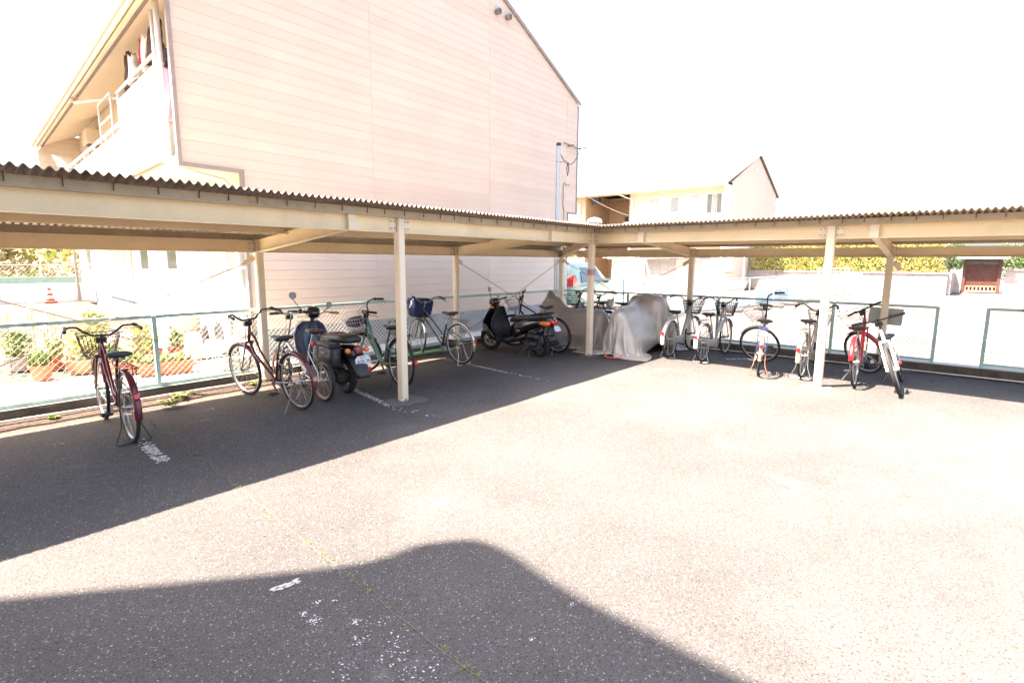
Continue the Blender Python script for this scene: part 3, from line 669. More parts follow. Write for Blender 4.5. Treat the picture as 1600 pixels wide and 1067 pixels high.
# balcony: floor slab, low white front, screen of ribbed panel
mb = MB(); mb.box(-20.9, -4.2, -5.12, -4.25, 3.12, 3.30); b1(mb, 'balcony_floor', 'trim_cream')
mb = MB(); mb.box(-20.9, -7.75, -5.15, -5.10, 3.30, 4.22); b1(mb, 'balcony_front', 'off_white')
mb = MB(); mb.tube([(-20.9, -5.14, 4.36), (-7.7, -5.14, 4.36)], .028, 8)
for i in range(9): mb.cyl((-20+i*1.5, -5.13, 4.2), (-20+i*1.5, -5.13, 4.36), .015, 6)
b1(mb, 'handrail', 'off_white', smooth=True)
pts = []
for i in range(0, 113):
    x = -7.8+i*.025; q = i % 8; pts.append((x, -5.20+(0.016 if q in (0, 1, 2, 3) else 0.0)))
mb = MB(); mb.loft([[(x, y, 3.36), (x, y, 4.68), (x, y+.006, 4.68), (x, y+.006, 3.36)] for x, y in pts]); b1(mb, 'ribbed_screen', 'ribbed_cream')
for z_ in (4.72, 4.90):
    mb = MB(); mb.tube([(-7.85, -5.16, z_), (-5.0, -5.16, z_), (-5.0, -4.35, z_)], .03, 8); b1(mb, 'handrail', 'off_white', smooth=True)
for x in (-7.8, -5.02):
    mb = MB(); mb.cbox((x, -5.15, 4.1), (.05, .05, 1.65)); b1(mb, 'railing_post', 'white_paint')
mb = MB(); mb.box(-7.85, -4.95, -5.235, -5.165, 3.27, 3.34); b1(mb, 'screen_ledge', 'trim_cream')
# pole rack frame
mb = MB()
for a, b in (((-10.5, -5.05, 3.3), (-10.5, -5.05, 5.2)), ((-9.1, -5.05, 4.2), (-9.1, -5.05, 5.2)), ((-10.5, -5.05, 5.2), (-9.1, -5.05, 5.2)), ((-10.5, -5.05, 4.75), (-9.1, -5.05, 4.75))): mb.cyl(a, b, .025, 6)
b1(mb, 'frame', 'off_white')
# rain pipes
mb = MB(); mb.tube([(-11.3, -5.42, 5.48), (-11.3, -5.38, 5.34), (-8.7, -4.6, 5.15), (-8.5, -4.5, 5.05), (-8.5, -4.45, 3.3)], .035, 8); b1(mb, 'downpipe', 'off_white', smooth=True)
mb = MB(); mb.tube([(-4.38, -5.20, 5.62), (-4.38, -5.20, 3.28), (-4.35, -5.15, 3.12), (-4.28, -4.45, 2.98), (-4.26, -4.36, 2.86), (-4.24, -4.33, 2.5), (-4.24, -4.33, .1)], .042, 10); mb.build('downpipe', 'off_white', A1, smooth=True)
mb = MB(); mb.tube([(-4.62, -5.19, 5.4), (-4.62, -5.19, 3.2)], .03, 8); mb.build('downpipe', 'white_paint', A1, smooth=True)
for z_ in (3.75, 4.6): 
    mb = MB(); mb.torus((-4.38, -5.20, z_), (0, 0, 1), .046, .006, 14, 5); mb.build('pipe_collar', 'trim_cream', A1)
mb = MB(); mb.cbox((-16, -4.42, 5.42), (.8, .34, .45), bev=.03); b1(mb, 'extractor_hood', 'trim_cream')
mb = MB(); mb.cbox((-16, -4.42, 5.19), (.5, .25, .02)); b1(mb, 'extractor_grille', 'black_plastic')
# antenna on the balcony
mb = MB(); mb.cyl((-15.3, -5.15, 4.3), (-16.3, -5.2, 4.75), .015, 5)
for i in range(7): mb.cyl((-15.2-i*.17, -5.4, 4.35+i*.07), (-15.2-i*.17, -4.95, 4.35+i*.07), .01, 4)
b1(mb, 'antenna', 'off_white')
def b1_window(x0, x1, z0, z1, panes, yw=-4.25, fr='white_paint'):
    w = MB(); t_ = .05
    w.box(x0, x1, yw-.05, yw-.005, z1-t_, z1); w.box(x0, x1, yw-.05, yw-.005, z0, z0+t_); w.box(x0, x0+t_, yw-.05, yw-.005, z0+t_, z1-t_); w.box(x1-t_, x1, yw-.05, yw-.005, z0+t_, z1-t_)
    wo = b1(w, 'window', fr); n = len(panes); W_ = (x1-x0-2*t_)/n
    for i, pm in enumerate(panes):
        a = x0+t_+i*W_
        q = MB(); q.box(a+.02, a+W_-.02, yw-.022, yw-.012, z0+t_+.03, z1-t_-.03); b1(q, 'pane', pm, wo)
        q = MB()
        for (u0, u1, v0, v1) in ((a, a+.02, z0+t_, z1-t_), (a+W_-.02, a+W_, z0+t_, z1-t_), (a+.02, a+W_-.02, z0+t_, z0+t_+.03), (a+.02, a+W_-.02, z1-t_-.03, z1-t_), (a+.02, a+W_-.02, (z0+z1)/2+.25, (z0+z1)/2+.29)): q.box(u0, u1, yw-.035, yw-.023, v0, v1)
        b1(q, 'sash', fr, wo)
b1_window(-6.1, -4.02, 0.25, 2.35, ['curtain_beige', 'glass_mid'])
b1_window(-11.7, -8.1, 1.36, 2.55, ['glass_dark', 'white_paint', 'curtain', 'glass_dark'])
b1_window(-22.0, -19.3, 0.2, 2.3, ['curtain', 'glass_mid'])
b1_window(-10.3, -8.3, 3.3, 5.1, ['glass_mid', 'curtain']); b1_window(-7.0, -5.0, 3.3, 5.1, ['glass_dark', 'curtain'])
b1_window(-17.6, -16.9, 4.6, 5.5, ['glass_mid']); b1_window(-19.9, -19.1, 3.6, 5.2, ['glass_dark', 'curtain'])
mb = MB(); mb.box(-16.6, -12.8, -4.30, -4.255, .55, 2.45); dr = b1(mb, 'entrance_door', 'trim_cream')
mb = MB(); mb.box(-15.9, -13.4, -4.315, -4.302, 1.62, 2.3); mb.box(-15.9, -13.4, -4.315, -4.302, .75, 1.52); b1(mb, 'door_panel', 'curtain_beige', dr)
mb = MB(); mb.cyl((-22.9, -4.35, 0), (-22.9, -4.35, 3.1), .05, 8); b1(mb, 'downpipe', 'trim_brown')
mb = MB(); mb.box(-9.4, -4.9, -4.55, -4.26, .05, .22); b1(mb, 'step', 'slab_concrete')
# twin round vent caps high in the gable
for y in (1.90, 2.28):
    vt = MB(); vt.lathe([(.06, 0), (.06, .06), (.075, .07), (.078, .11), (.05, .135), (.0, .14)], (XF, y, 7.55), (1, 0, 0), 18); vo = vt.build('vent_cap', 'steel_dull', A1, smooth=30)
    for i in range(5):
        q = MB(); q.box(XF+.05, XF+.145, y-.055+i*.004, y+.055-i*.004, 7.505+i*.02, 7.509+i*.02); q.build('louvre', 'grey_plastic', vo)
# cable bracket and conduit at the right corner of the gable
mb = MB(); mb.cbox((XF+.12, 5.0, 5.0), (.2, .04, .04)); mb.bar((XF+.05, 4.75, 5.05), (XF+.1, 5.5, 4.98), .02, .03); mb.cyl((XF+.1, 5.4, 4.98), (XF+.16, 5.75, 5.06), .02, 6); mb.build('cable_bracket', 'steel_dull', A1)
mb = MB(); mb.tube([(XF+.02, 5.0, 3.9), (XF+.02, 4.82, 3.95), (XF+.02, 4.8, 3.85), (XF+.02, 4.8, 3.3), (XF+.02, 4.86, 3.15), (XF+.02, 4.86, .6)], .012, 5); mb.build('conduit', 'steel_dull', A1)
# laundry over the balcony rail
def cloth(name, lab, m, x, y, z, w, h, seed, thick=.02):
    rnd = random.Random(seed); mb = MB(); rings = []
    for i in range(9):
        t = i/8; zz = z-h*t; ww = w*(0.75+.25*math.sin(t*2.2+seed)); ring = []
        for j in range(12):
            a = 2*math.pi*j/12; ring.append((x+ww/2*math.cos(a)*(1+.12*math.sin(t*7+seed*3)), y+(thick+.07*t)*math.sin(a)+.035*math.sin(j*1.7+t*3+seed), zz+.05*math.sin(j*1.3+seed)))
        rings.append(ring)
    mb.loft(rings); o = mb.xform(K).build(name, m, smooth=True, label=lab, cat='laundry', group='laundry on the balcony'); return o
for i, (nm, lab, m, x, y, z, w, h) in enumerate([
    ('shirt', 'dark shirt hanging highest beside the white rain pipe', 'dark_cloth', -5.12, -5.05, 5.42, .34, .42),
    ('shirt', 'brown shirt hanging next to the pipe above the handrail', 'brown_cloth', -5.45, -5.05, 5.40, .30, .5),
    ('shirt', 'white shirt hanging between the brown and the red ones', 'white_cloth', -5.75, -5.08, 5.38, .26, .55),
    ('shirt', 'red shirt on the balcony washing pole', 'red_cloth', -6.05, -5.05, 5.40, .30, .36),
    ('towel', 'white towel draped over the upper balcony rail', 'white_cloth', -6.65, -5.10, 5.30, .60, .45),
    ('trousers', 'brown trousers hanging at the far end of the ribbed screen', 'brown_cloth', -7.35, -5.02, 5.50, .40, .70),
    ('towel', 'pink towel hanging in the gap beside the ribbed screen', 'pink_cloth', -4.85, -5.02, 4.68, .34, .80),
    ('towel', 'black cloth hanging just above the pink towel', 'dark_cloth', -4.82, -5.0, 4.95, .26, .24)]):
    cloth(nm, lab, m, x, y, z, w, h, i*1.3)
mb = MB(); mb.box(-5.5, -4.7, -4.5, -4.3, 3.95, 4.15); mb.xform(K).build('storage_box', 'brown_cloth', label='dark brown box on the balcony behind the pink towel', cat='box')

# ------------------------------------------------------------------ metal pole and cables by the gable
PT = thing('utility_pole', 'galvanised steel pole with black cap standing by the pink gable', 'pole', (-3.0, 3.15, 0))
mb = MB(); mb.tube([(0, 0, 0), (0, 0, 4.6)], [.068, .056], 14); mb.build('pole_shaft', 'galvanised', PT, smooth=40)
mb = MB(); mb.lathe([(.06, 0), (.062, .06), (.055, .075), (0, .078)], (0, 0, 4.58), n=14); mb.build('pole_cap', 'black_plastic', PT)
mb = MB(); mb.torus((0, 0, 4.2), (0, 0, 1), .053, .01, 16, 5); mb.tube([(.05, .05, 4.2), (.16, .1, 4.22), (.24, .14, 4.15)], .009, 5); mb.build('clamp', 'steel_dull', PT)
mb = MB(); mb.tube([(.2, .13, 4.18), (.22, .15, 4.0), (.19, .14, 3.85), (.17, .13, 4.05), (.2, .13, 4.17)], .012, 5); mb.build('cable_loop', 'cable_dark', PT)
def cable(lab, a, b, sag, r, m='cable_grey'):
    a, b = Vector(a), Vector(b); mb = MB(); mb.tube([a.lerp(b, t/16)-Vector((0, 0, sag*4*(t/16)*(1-t/16))) for t in range(17)], r, 5); mb.build('overhead_cable', m, smooth=True, label=lab, cat='cable')
cable('short slack cable from the steel pole to the gable bracket', (-2.98, 3.2, 4.4), (-3.88, 5.5, 5.0), .35, .012, 'cable_dark')
cable('thin cable from the gable corner down to the far block window', (-3.86, 5.75, 5.06), (-9.9, 24.6, 5.85), .5, .013)
cable('lower thin cable from the conduit to the far block', (-3.97, 5.05, 3.92), (-10.9, 24.6, 4.55), .3, .012)
mb = MB(); mb.tube([(-2.6, 2.95, 0), (-2.6, 2.95, 1.72)], .055, 12); mb.lathe([(.055, 0), (.05, .03), (0, .045)], (-2.6, 2.95, 1.72), n=12); mb.build('white_post', 'off_white', smooth=40, label='short white tube post just behind the corner back post', cat='post')

# ------------------------------------------------------------------ second apartment block beyond
A2 = thing('apartment_building', 'smaller cream apartment block with white gable in the distance', 'building', (0, 0, 0))
GX, FY, BY, EZ, PZ = -6.15, 25.7, 35.6, 6.55, 8.75
mb = MB(); mb.box(-12.9, GX-.01, FY, BY, 0, 6.5); mb.box(-26, -16.4, FY, BY, 0, 6.5); mb.box(-16.4, -12.9, FY+3.2, BY, 0, 6.5); mb.build('wall', 'wall_cream', A2)
mb = MB(); mb.prism([(FY-.0, 0), (BY, 0), (BY, EZ), ((FY+BY)/2, PZ-.05), (FY-.0, EZ)], 'x', GX-.3, GX); mb.build('gable_wall', 'siding_gap', A2)
for i in range(38):
    z0 = .15+i*.225; z1 = min(z0+.218, PZ-.1)
    f_ = lambda z: 0 if z < EZ else (z-EZ)/(PZ-.05-EZ)*(BY-FY)/2
    if z0 > PZ-.2: break
    mb = MB(); mb.loft([[(GX, FY+f_(z0), z0), (GX, BY-f_(z0), z0), (GX, BY-f_(z1), z1), (GX, FY+f_(z1), z1)], [(GX+.02, FY+f_(z0), z0), (GX+.02, BY-f_(z0), z0), (GX+.02, BY-f_(z1), z1), (GX+.02, FY+f_(z1), z1)]]); mb.build('siding_board', 'siding_2', A2)
for (ya, za, yb, zb_) in ((FY-1.15, 6.42, (FY+BY)/2, PZ), (BY+.2, EZ-.06, (FY+BY)/2, PZ)):
    mb = MB(); mb.prism([(ya, za), (yb, zb_), (yb, zb_+.12), (ya, za+.12)], 'x', -26, GX+.15); mb.build('roof', 'roof_far', A2)
mb = MB(); mb.prism([(FY-1.2, 6.42), (FY-1.1, 6.42), ((FY+BY)/2, PZ+.04), (BY+.1, EZ-.05), (BY+.2, EZ-.05), (BY+.2, EZ), ((FY+BY)/2, PZ+.13), (FY-1.2, 6.50)], 'x', GX+.151, GX+.19); mb.build('rake_trim', 'siding_gap', A2)
mb = MB(); mb.box(-26, GX+.15, FY-1.24, FY-1.16, 6.28, 6.5); mb.build('fascia', 'off_white', A2)
mb = MB(); mb.box(-26, GX, FY-1.15, FY, 6.30, 6.34); mb.build('soffit', 'soffit', A2)
mb = MB(); mb.box(GX-.12, GX, FY-1.0, FY-.01, 0, 6.29); mb.build('wing_wall', 'off_white', A2)
mb = MB(); mb.box(-12.85, GX-.13, FY-.95, FY-.88, 3.0, 4.35); mb.build('balcony_front', 'white_paint', A2)
mb = MB(); mb.box(-12.85, GX-.13, FY-.95, FY, 2.85, 2.99); mb.build('balcony_floor', 'trim_cream', A2)
mb = MB(); mb.box(-16.38, -16.30, FY-.3, FY+3.2, 0, 6.3); mb.box(-16.3, -12.9, FY+3.1, FY+3.19, 0, 6.3); mb.box(-12.98, -12.9, FY, FY+3.1, 0, 6.3); mb.build('hall_lining', 'hall_tan', A2)
mb = MB(); mb.box(-16.3, -12.98, FY, FY+3.1, 2.85, 3.0); mb.box(-15.0, -13.0, FY-.05, FY+.0, 3.0, 3.9); mb.build('hall_landing', 'trim_cream', A2)
for (x0, x1, z0, z1) in ((-14.3, -13.35, 3.0, 5.1), (-14.9, -13.95, .1, 2.2)):
    mb = MB(); mb.box(x0, x1, FY+3.03, FY+3.09, z0, z1); mb.build('door', 'door_brown', A2)
for (x, z_) in ((-14.75, 4.9), (-14.75, 4.45), (-15.2, 1.5)):
    mb = MB(); mb.cbox((x, FY+3.0, z_), (.28, .12, .3)); mb.build('meter_box', 'grey_plastic', A2)
mb = MB(); mb.cbox((-14.1, FY+2.6, 5.75), (.45, .4, .3), bev=.05); mb.build('ceiling_lamp', 'off_white', A2)
mb = MB(); mb.cbox((-15.75, FY+.2, 6.05), (.6, .2, .45)); mb.build('fan_grille', 'grey_plastic', A2)
for x in (-12.7, -16.9):
    mb = MB(); mb.tube([(x-.9, FY-1.0, 6.35), (x, FY-.15, 5.9), (x, FY-.12, 0)], .06, 8); mb.build('downpipe', 'white_paint', A2, smooth=True)
def w2(x0, x1, z0, z1, panes):
    q = MB(); q.box(x0-.07, x1+.07, FY-.06, FY-.003, z1, z1+.07); q.box(x0-.07, x1+.07, FY-.06, FY-.003, z0-.07, z0); q.box(x0-.07, x0, FY-.06, FY-.003, z0, z1); q.box(x1, x1+.07, FY-.06, FY-.003, z0, z1)
    wo = q.build('window', 'white_paint', A2); n = len(panes)
    for i, pm in enumerate(panes):
        a = x0+(x1-x0)*i/n; b = x0+(x1-x0)*(i+1)/n
        q = MB(); q.box(a+.03, b-.03, FY-.03, FY-.02, z0, z1); q.build('pane', pm, wo)
w2(-11.45, -10.25, 3.2, 5.9, ['curtain', 'white_cloth']); w2(-9.95, -9.45, 4.95, 5.85, ['glass_mid'])
w2(-9.0, -8.1, 3.2, 5.95, ['white_cloth', 'curtain']); w2(-7.6, -6.7, 4.75, 5.9, ['glass_dark', 'glass_mid', 'glass_dark'])
w2(-10.9, -9.2, .4, 2.3, ['curtain', 'glass_mid']); w2(-8.4, -7.2, .4, 2.3, ['glass_mid', 'curtain'])
mb = MB(); mb.cbox((-9.7, FY-.15, 4.75), (.5, .3, .35)); mb.build('air_conditioner', 'off_white', A2)
mb = MB(); mb.lathe([(.18, 0), (.2, .08), (.1, .12), (0, .12)], (GX+.02, (FY+BY)/2-.6, 7.75), (1, 0, 0), 14); mb.build('vent_cap', 'off_white', A2)
# washing line in front of the far block
WR = thing('washing_line', 'white pole with a washing line in front of the far block', 'washing line', (0, 0, 0))
for x in (-8.6, -4.2):
    mb = MB(); mb.cyl((x, 22.6, 0), (x, 22.6, 2.2), .03, 6); mb.build('prop', 'off_white', WR)
mb = MB(); mb.cyl((-8.6, 22.6, 2.1), (-4.2, 22.6, 2.1), .02, 6); mb.build('line_pole', 'off_white', WR)
for i, (x, w, h, m, lab) in enumerate([(-7.55, .3, 1.0, 'tan_cloth', 'tan garment hanging leftmost on the far washing line'), (-7.15, .2, .8, 'pink_cloth', 'thin pinkish garment on the far washing line'), (-6.75, .38, .95, 'violet_cloth', 'violet dress on the far washing line'), (-4.95, .5, 1.0, 'tan_cloth', 'brown coat hanging rightmost on the far washing line'), (-6.98, .2, .35, 'dark_cloth', 'small grey cloth low beside the violet dress')]):
    mb = MB(); rings = []
    for q in range(6):
        t = q/5; rings.append([(x+w/2*(.8+.2*t)*math.cos(2*math.pi*j/10), 22.6+.05*math.sin(2*math.pi*j/10), (2.1 if i < 4 else 1.3)-h*t) for j in range(10)])
    mb.loft(rings); mb.build('garment', m, smooth=True, label=lab, cat='laundry', group='laundry on the far line')

# ------------------------------------------------------------------ block shed
SB = thing('storage_shed', 'small shed with grey block wall, white door and brown roof edge', 'shed', (0, 0, 0))
Y0 = 12.3
mb = MB(); mb.box(-6.55, -5.03, Y0-.06, Y0+2.6, 0, 1.80); mb.build('white_door', 'white_paint', SB)
mb = MB(); mb.box(-5.0, -3.68, Y0+.02, Y0+2.6, 0, 1.83); mb.build('block_core', 'siding_gap', SB)
for r in range(9):
    for c in range(4):
        x0 = -5.02+c*.335; mb = MB(); mb.box(x0+.006, x0+.329, Y0, Y0+.019, r*.203+.006, r*.203+.197); mb.build('block', 'block_grey', SB)
rings = []
mb = MB()
for i in range(0, 61):
    x = -6.9+i*.0583; s_ = .10*math.sin((x+6.9)/1.9*math.pi)*(1 if x < -5 else 0); w_ = .02*math.cos(i*math.pi/2)
    rings.append([(x, Y0-.35, 1.93-s_+w_), (x, Y0+2.8, 2.02+w_), (x, Y0+2.8, 2.0+w_), (x, Y0-.35, 1.90-s_+w_)])
mb.loft(rings[:32]); mb.build('corrugated_roof', 'off_white', SB)
mb = MB(); mb.box(-5.0, -3.3, Y0-.3, Y0+2.7, 1.86, 1.95); mb.build('roof_board', 'shed_roof', SB)
mb = MB(); mb.cyl((-4.35, Y0-.15, .2), (-4.35, Y0-.15, 1.1), .025, 8); mb.build('standpipe', 'off_white', SB)
# white satellite dish above the corner roof
DT = thing('satellite_dish', 'white rounded satellite dish on a mast behind the shelter corner', 'dish', (-2.05, 3.4, 0))
mb = MB(); mb.cyl((0, 0, 0), (0, 0, 2.63), .025, 8); mb.build('mast', 'galvanised', DT)
mb = MB(); mb.lathe([(.20, 0), (.195, .04), (.165, .09), (.10, .13), (.001, .145)], (0, 0, 2.66), n=22); mb.build('dish', 'white_paint', DT, smooth=40)
mb = MB(); mb.cyl((0, 0, 2.63), (0, 0, 2.658), .17, 20); mb.build('dish_rim', 'trim_brown', DT)
mb = MB(); mb.tube([(0, 0, 2.4), (.12, -.15, 2.38), (.2, -.27, 2.5)], .008, 5); mb.build('feed_arm', 'galvanised', DT)

# ------------------------------------------------------------------ green car behind the corner
CR = thing('parked_car', 'pale green hatchback parked beyond the corner, tail lamp showing', 'car', (-5.25, 6.0, 0), R(97))
sec = [(-.02, .50, 1.02, .74, .62), (.05, .34, 1.30, .80, .60), (.35, .28, 1.60, .83, .60), (.8, .27, 1.67, .84, .61), (1.6, .26, 1.69, .84, .62), (2.1, .26, 1.62, .84, .62), (2.7, .26, 1.30, .84, .64), (3.0, .26, 1.10, .84, .70), (3.5, .27, 1.02, .83, .70), (3.85, .32, .90, .76, .62), (3.98, .42, .72, .64, .5)]
rings = []
for x, zb_, zt_, hw, tw in sec:
    belt = min(.98, (zb_+zt_)/2+.2) if zt_ > 1.15 else zb_+(zt_-zb_)*.7
    rings.append([(x, -hw*.9, zb_), (x, -hw, zb_+.12), (x, -hw, belt-.06), (x, -hw*.97, belt), (x, -tw, zt_-.05), (x, -tw*.85, zt_), (x, tw*.85, zt_), (x, tw, zt_-.05), (x, hw*.97, belt), (x, hw, belt-.06), (x, hw, zb_+.12), (x, hw*.9, zb_)])
mb = MB(); mb.loft(rings); mb.build('body', 'car_green', CR, smooth=35)
for sd in (-1, 1):
    for (a, b, nm) in (((.55, 1.35), 0, 'rear_window'), ((1.42, 2.35), 0, 'front_window')):
        q = MB(); x0, x1 = a
        xt1 = x1 if x1 < 2 else 2.05
        q.loft([[(x0+(.1 if x0 < 1 else 0), sd*.838, 1.03), (x1, sd*.838, 1.03), (xt1, sd*.655, 1.52), (x0+(.25 if x0 < 1 else 0), sd*.655, 1.52)], [(x0+(.1 if x0 < 1 else 0), sd*.80, 1.03), (x1, sd*.80, 1.03), (xt1, sd*.62, 1.52), (x0+(.25 if x0 < 1 else 0), sd*.62, 1.52)]])
        q.build('side_window', 'glass_dark', CR)
    q = MB(); q.loft([[(x_, sd*(.855 if x_ > .1 else .84), z_) for x_, z_ in ((-.03, .92), (.40, .93), (.22, 1.12), (.10, 1.30), (-.02, 1.15))], [(x_, sd*.60, z_) for x_, z_ in ((-.06, .92), (.36, .93), (.20, 1.10), (.08, 1.26), (-.04, 1.15))]]); q.build('tail_lamp', 'red_lens', CR)
    q = MB(); q.cbox((.95, sd*.86, .93), (.9, .012, .02)); q.build('body_strip', 'black_plastic', CR)
    q = MB(); q.cbox((2.30, sd*.96, 1.05), (.12, .22, .14), bev=.04); q.build('wing_mirror', 'black_plastic', CR)
    for x in (.62, 3.2):
        q = MB(); q.torus((x, sd*.76, .30), (0, 1, 0), .21, .09, 24, 8, .9); q.cyl((x, sd*.80, .30), (x, sd*.72, .30), .16, 16); q.build('wheel', 'black_rubber', CR, smooth=30)
    q = MB(); q.cbox((1.02, sd*.85, .93), (.16, .02, .03)); q.cbox((1.95, sd*.85, .93), (.16, .02, .03)); q.build('door_handle', 'chrome', CR)
q = MB(); q.loft([[(.03, -.56, 1.08), (.03, .56, 1.08), (.31, .50, 1.56), (.31, -.50, 1.56)], [(.07, -.56, 1.06), (.07, .56, 1.06), (.35, .50, 1.54), (.35, -.50, 1.54)]]); q.build('rear_window', 'glass_dark', CR)
q = MB(); q.loft([[(2.86, -.60, 1.16), (2.86, .60, 1.16), (2.16, .56, 1.60), (2.16, -.56, 1.60)], [(2.83, -.60, 1.12), (2.83, .60, 1.12), (2.12, .56, 1.56), (2.12, -.56, 1.56)]]); q.build('windscreen', 'glass_dark', CR)
q = MB(); q.cbox((-.05, 0, .55), (.12, 1.5, .16), bev=.04); q.build('rear_bumper', 'car_green', CR)

# ------------------------------------------------------------------ far lot: fence, wheel stops, wall, hedge, gate
chain_fence('wire_fence', 'low wire fence behind the corner in front of the shed', 'x', 5.3, -3.3, -1.15, 0.15, 1.22, [-3.3, -2.2, -1.15], mesh_r=.0018, pitch=.08)
def seg_fence(name, label, pts, z1, m, sp=1.8):
    t = thing(name, label, 'fence')
    for (a, b) in zip(pts, pts[1:]):
        a, b = Vector((*a, 0)), Vector((*b, 0)); L = (b-a).length; n = max(1, round(L/sp))
        for i in range(n+1):
            p_ = a.lerp(b, i/n); q = MB(); q.cyl(p_, p_+Vector((0, 0, z1)), .024, 6); q.build('fence_post', m, t)
        for z_ in (z1-.02, .62, .1):
            q = MB(); q.bar(a+Vector((0, 0, z_)), b+Vector((0, 0, z_)), .03, .035); q.build('rail', m, t)
        q = MB(); d = (b-a).normalized(); s_ = 0
        while s_ < L-1:
            for k0, k1 in ((0, 1), (1, 0)):
                q.tube([a+d*s_+Vector((0, 0, .1+k0*(z1-.15))), a+d*(s_+1)+Vector((0, 0, .1+k1*(z1-.15)))], .003, 3)
            s_ += .12
        q.build('wire_mesh', 'fence_wire', t, kind='stuff')
    return t
seg_fence('wire_fence', 'pale blue wire fence running back between the two car parks', [(-2.2, 7.4), (-1.15, 13.4), (-.72, 18.6), (.55, 29.0)], 1.15, 'light_blue_paint')
mb = MB(); mb.loft([[(x-.28, y, -.05), (x-.28, y, h), (x-.40, y, h), (x-.40, y, -.05)] for x, y, h in ((-2.2, 7.4, .55), (-1.15, 13.4, .5), (-.72, 18.6, .3), (.5, 28.9, .3))])
mb.build('low_wall', 'white_paint', label='low white wall beside the pale blue wire fence', cat='wall')
GT = thing('blue_gate', 'light blue sheet gate panel at the bend of the far fence', 'gate', (0, 0, 0))
for (a, b) in (((-1.10, 14.0), (-.96, 15.9)), ((-.95, 16.1), (-.80, 18.0))):
    q = MB(); q.bar((*a, .36), (*b, .36), .03, .5); q.build('gate_panel', 'light_blue_paint', GT)
for i, (x, y) in enumerate([(-1.05, 9.2), (-1.02, 11.0), (-.55, 12.6), (-.45, 14.2), (-.35, 15.9), (-.25, 17.6), (-.15, 19.4)]):
    q = MB(); q.cbox((x+.1, y, .05), (.55, .16, .13), (0, 0, R(8)), bev=.03)
    q.build('wheel_stop', 'wheel_stop', label=['dark wheel stop nearest to the fence behind the bicycles', 'second wheel stop from the near end along the blue fence', 'third wheel stop from the near end along the blue fence', 'middle wheel stop of the seven along the blue fence', 'third wheel stop from the far end along the blue fence', 'second wheel stop from the far end along the blue fence', 'farthest wheel stop along the blue fence'][i], cat='wheel stop', group='wheel stops along the blue fence')
for i, yy in enumerate((5.4, 7.9, 10.4, 13.0)):
    q = MB(); q.box(1.0, 6.2, yy, yy+.12, -.019, -.016); q.build('bay_line', 'paint_line', kind='structure')
SW = thing('garden_wall', 'long pale stained garden wall across the far car park', 'wall', (0, 0, 0))
def wall_run(x0, x1, y, zt, y2=None):
    y2 = y if y2 is None else y2; n = max(1, round((x1-x0)/1.8))
    for i in range(n):
        a, b = x0+(x1-x0)*i/n, x0+(x1-x0)*(i+1)/n; ya, yb = y+(y2-y)*i/n, y+(y2-y)*(i+1)/n
        for (z0, z1, d) in ((0, .42, 0), (.43, .82, .02), (.84, zt-.08, .03)):
            q = MB(); q.bar((a+.01, ya+d, (z0+z1)/2), (b-.01, yb+d, (z0+z1)/2), .2, z1-z0); q.build('wall_panel', 'stone_wall', SW)
        q = MB(); q.bar((a, ya, zt-.035), (b, yb, zt-.035), .3, .07); q.build('coping', 'stone_wall', SW)
wall_run(-6, 4.45, 29.7, 1.22); wall_run(6.95, 20, 34.2, 1.42)
q = MB()
q.bar((4.5, 29.8, .61), (4.6, 34.0, .61), .2, 1.22); q.build('wall_return', 'stone_wall', SW)
q = MB(); q.box(4.45, 4.98, 34.05, 34.25, 0, 1.35); q.build('wall_panel', 'stone_wall', SW)
def hedge(name, label, c, d, n, size, mats, seed, core='leaf_dark', cat='hedge', kind='stuff'):
    rnd = random.Random(seed); mb = MB()
    for i in range(n):
        mb.m = rnd.choice(range(len(mats)))
        bx_ = (c[0]+rnd.uniform(-d[0], d[0]), c[1]+rnd.choice((-1, -.9, -1, rnd.uniform(-1, 1)))*d[1], c[2]+d[2]*rnd.uniform(-1, 1)*(1 if rnd.random() < .7 else 1.12))
        leaves(mb, 7, bx_, (size*1.6, size*.9, size*1.3), size, 'sphere', rnd=rnd)
    mb.m = 0; t = mb.build(name, mats, label=label, cat=cat, kind=kind)
    q = MB(); rings = []
    for i in range(17):
        x = c[0]-d[0]*.97+d[0]*1.94*i/16; k_ = rnd.uniform(.85, .98)
        rings.append([(x, c[1]+d[1]*.8*math.cos(a), c[2]+d[2]*k_*math.sin(a)) for a in [math.pi/4+math.pi/2*j for j in range(4)]])
    q.loft(rings); q.build('foliage_mass', core, t, kind='stuff'); return t
hedge('hedge', 'bright yellow-green clipped hedge above the garden wall', (-.85, 30.6, 2.0), (5.0, .8, .98), 4200, .13, ['leaf_yellow', 'leaf_lime', 'leaf_orange', 'leaf_yellow'], 3, core='leaf_lime')
GA = thing('garden_gate', 'reddish brown wooden gate under a white roof in the garden wall', 'gate', (0, 0, 0))
for x in (5.03, 6.62):
    q = MB(); q.box(x, x+.16, 34.0, 34.16, 0, 2.0); q.build('gate_post', 'gate_post', GA)
for i in range(12):
    x = 5.2+i*.1185; q = MB(); q.box(x+.004, x+.1145, 34.08, 34.12, .42, 1.62); q.build('plank', 'gate_wood', GA)
q = MB(); q.box(5.19, 6.62, 34.14, 34.16, .14, 1.9); q.build('backing_board', 'gate_post', GA)
q = MB(); q.box(5.19, 6.62, 34.05, 34.13, 1.88, 2.0); q.box(5.19, 6.62, 34.05, 34.13, 1.62, 1.68); q.build('lintel', 'gate_post', GA)
q = MB(); q.box(5.19, 5.85, 34.07, 34.1, 1.69, 1.87); q.box(5.87, 6.61, 34.07, 34.1, 1.69, 1.87); q.build('transom_light', 'glass_dark', GA)
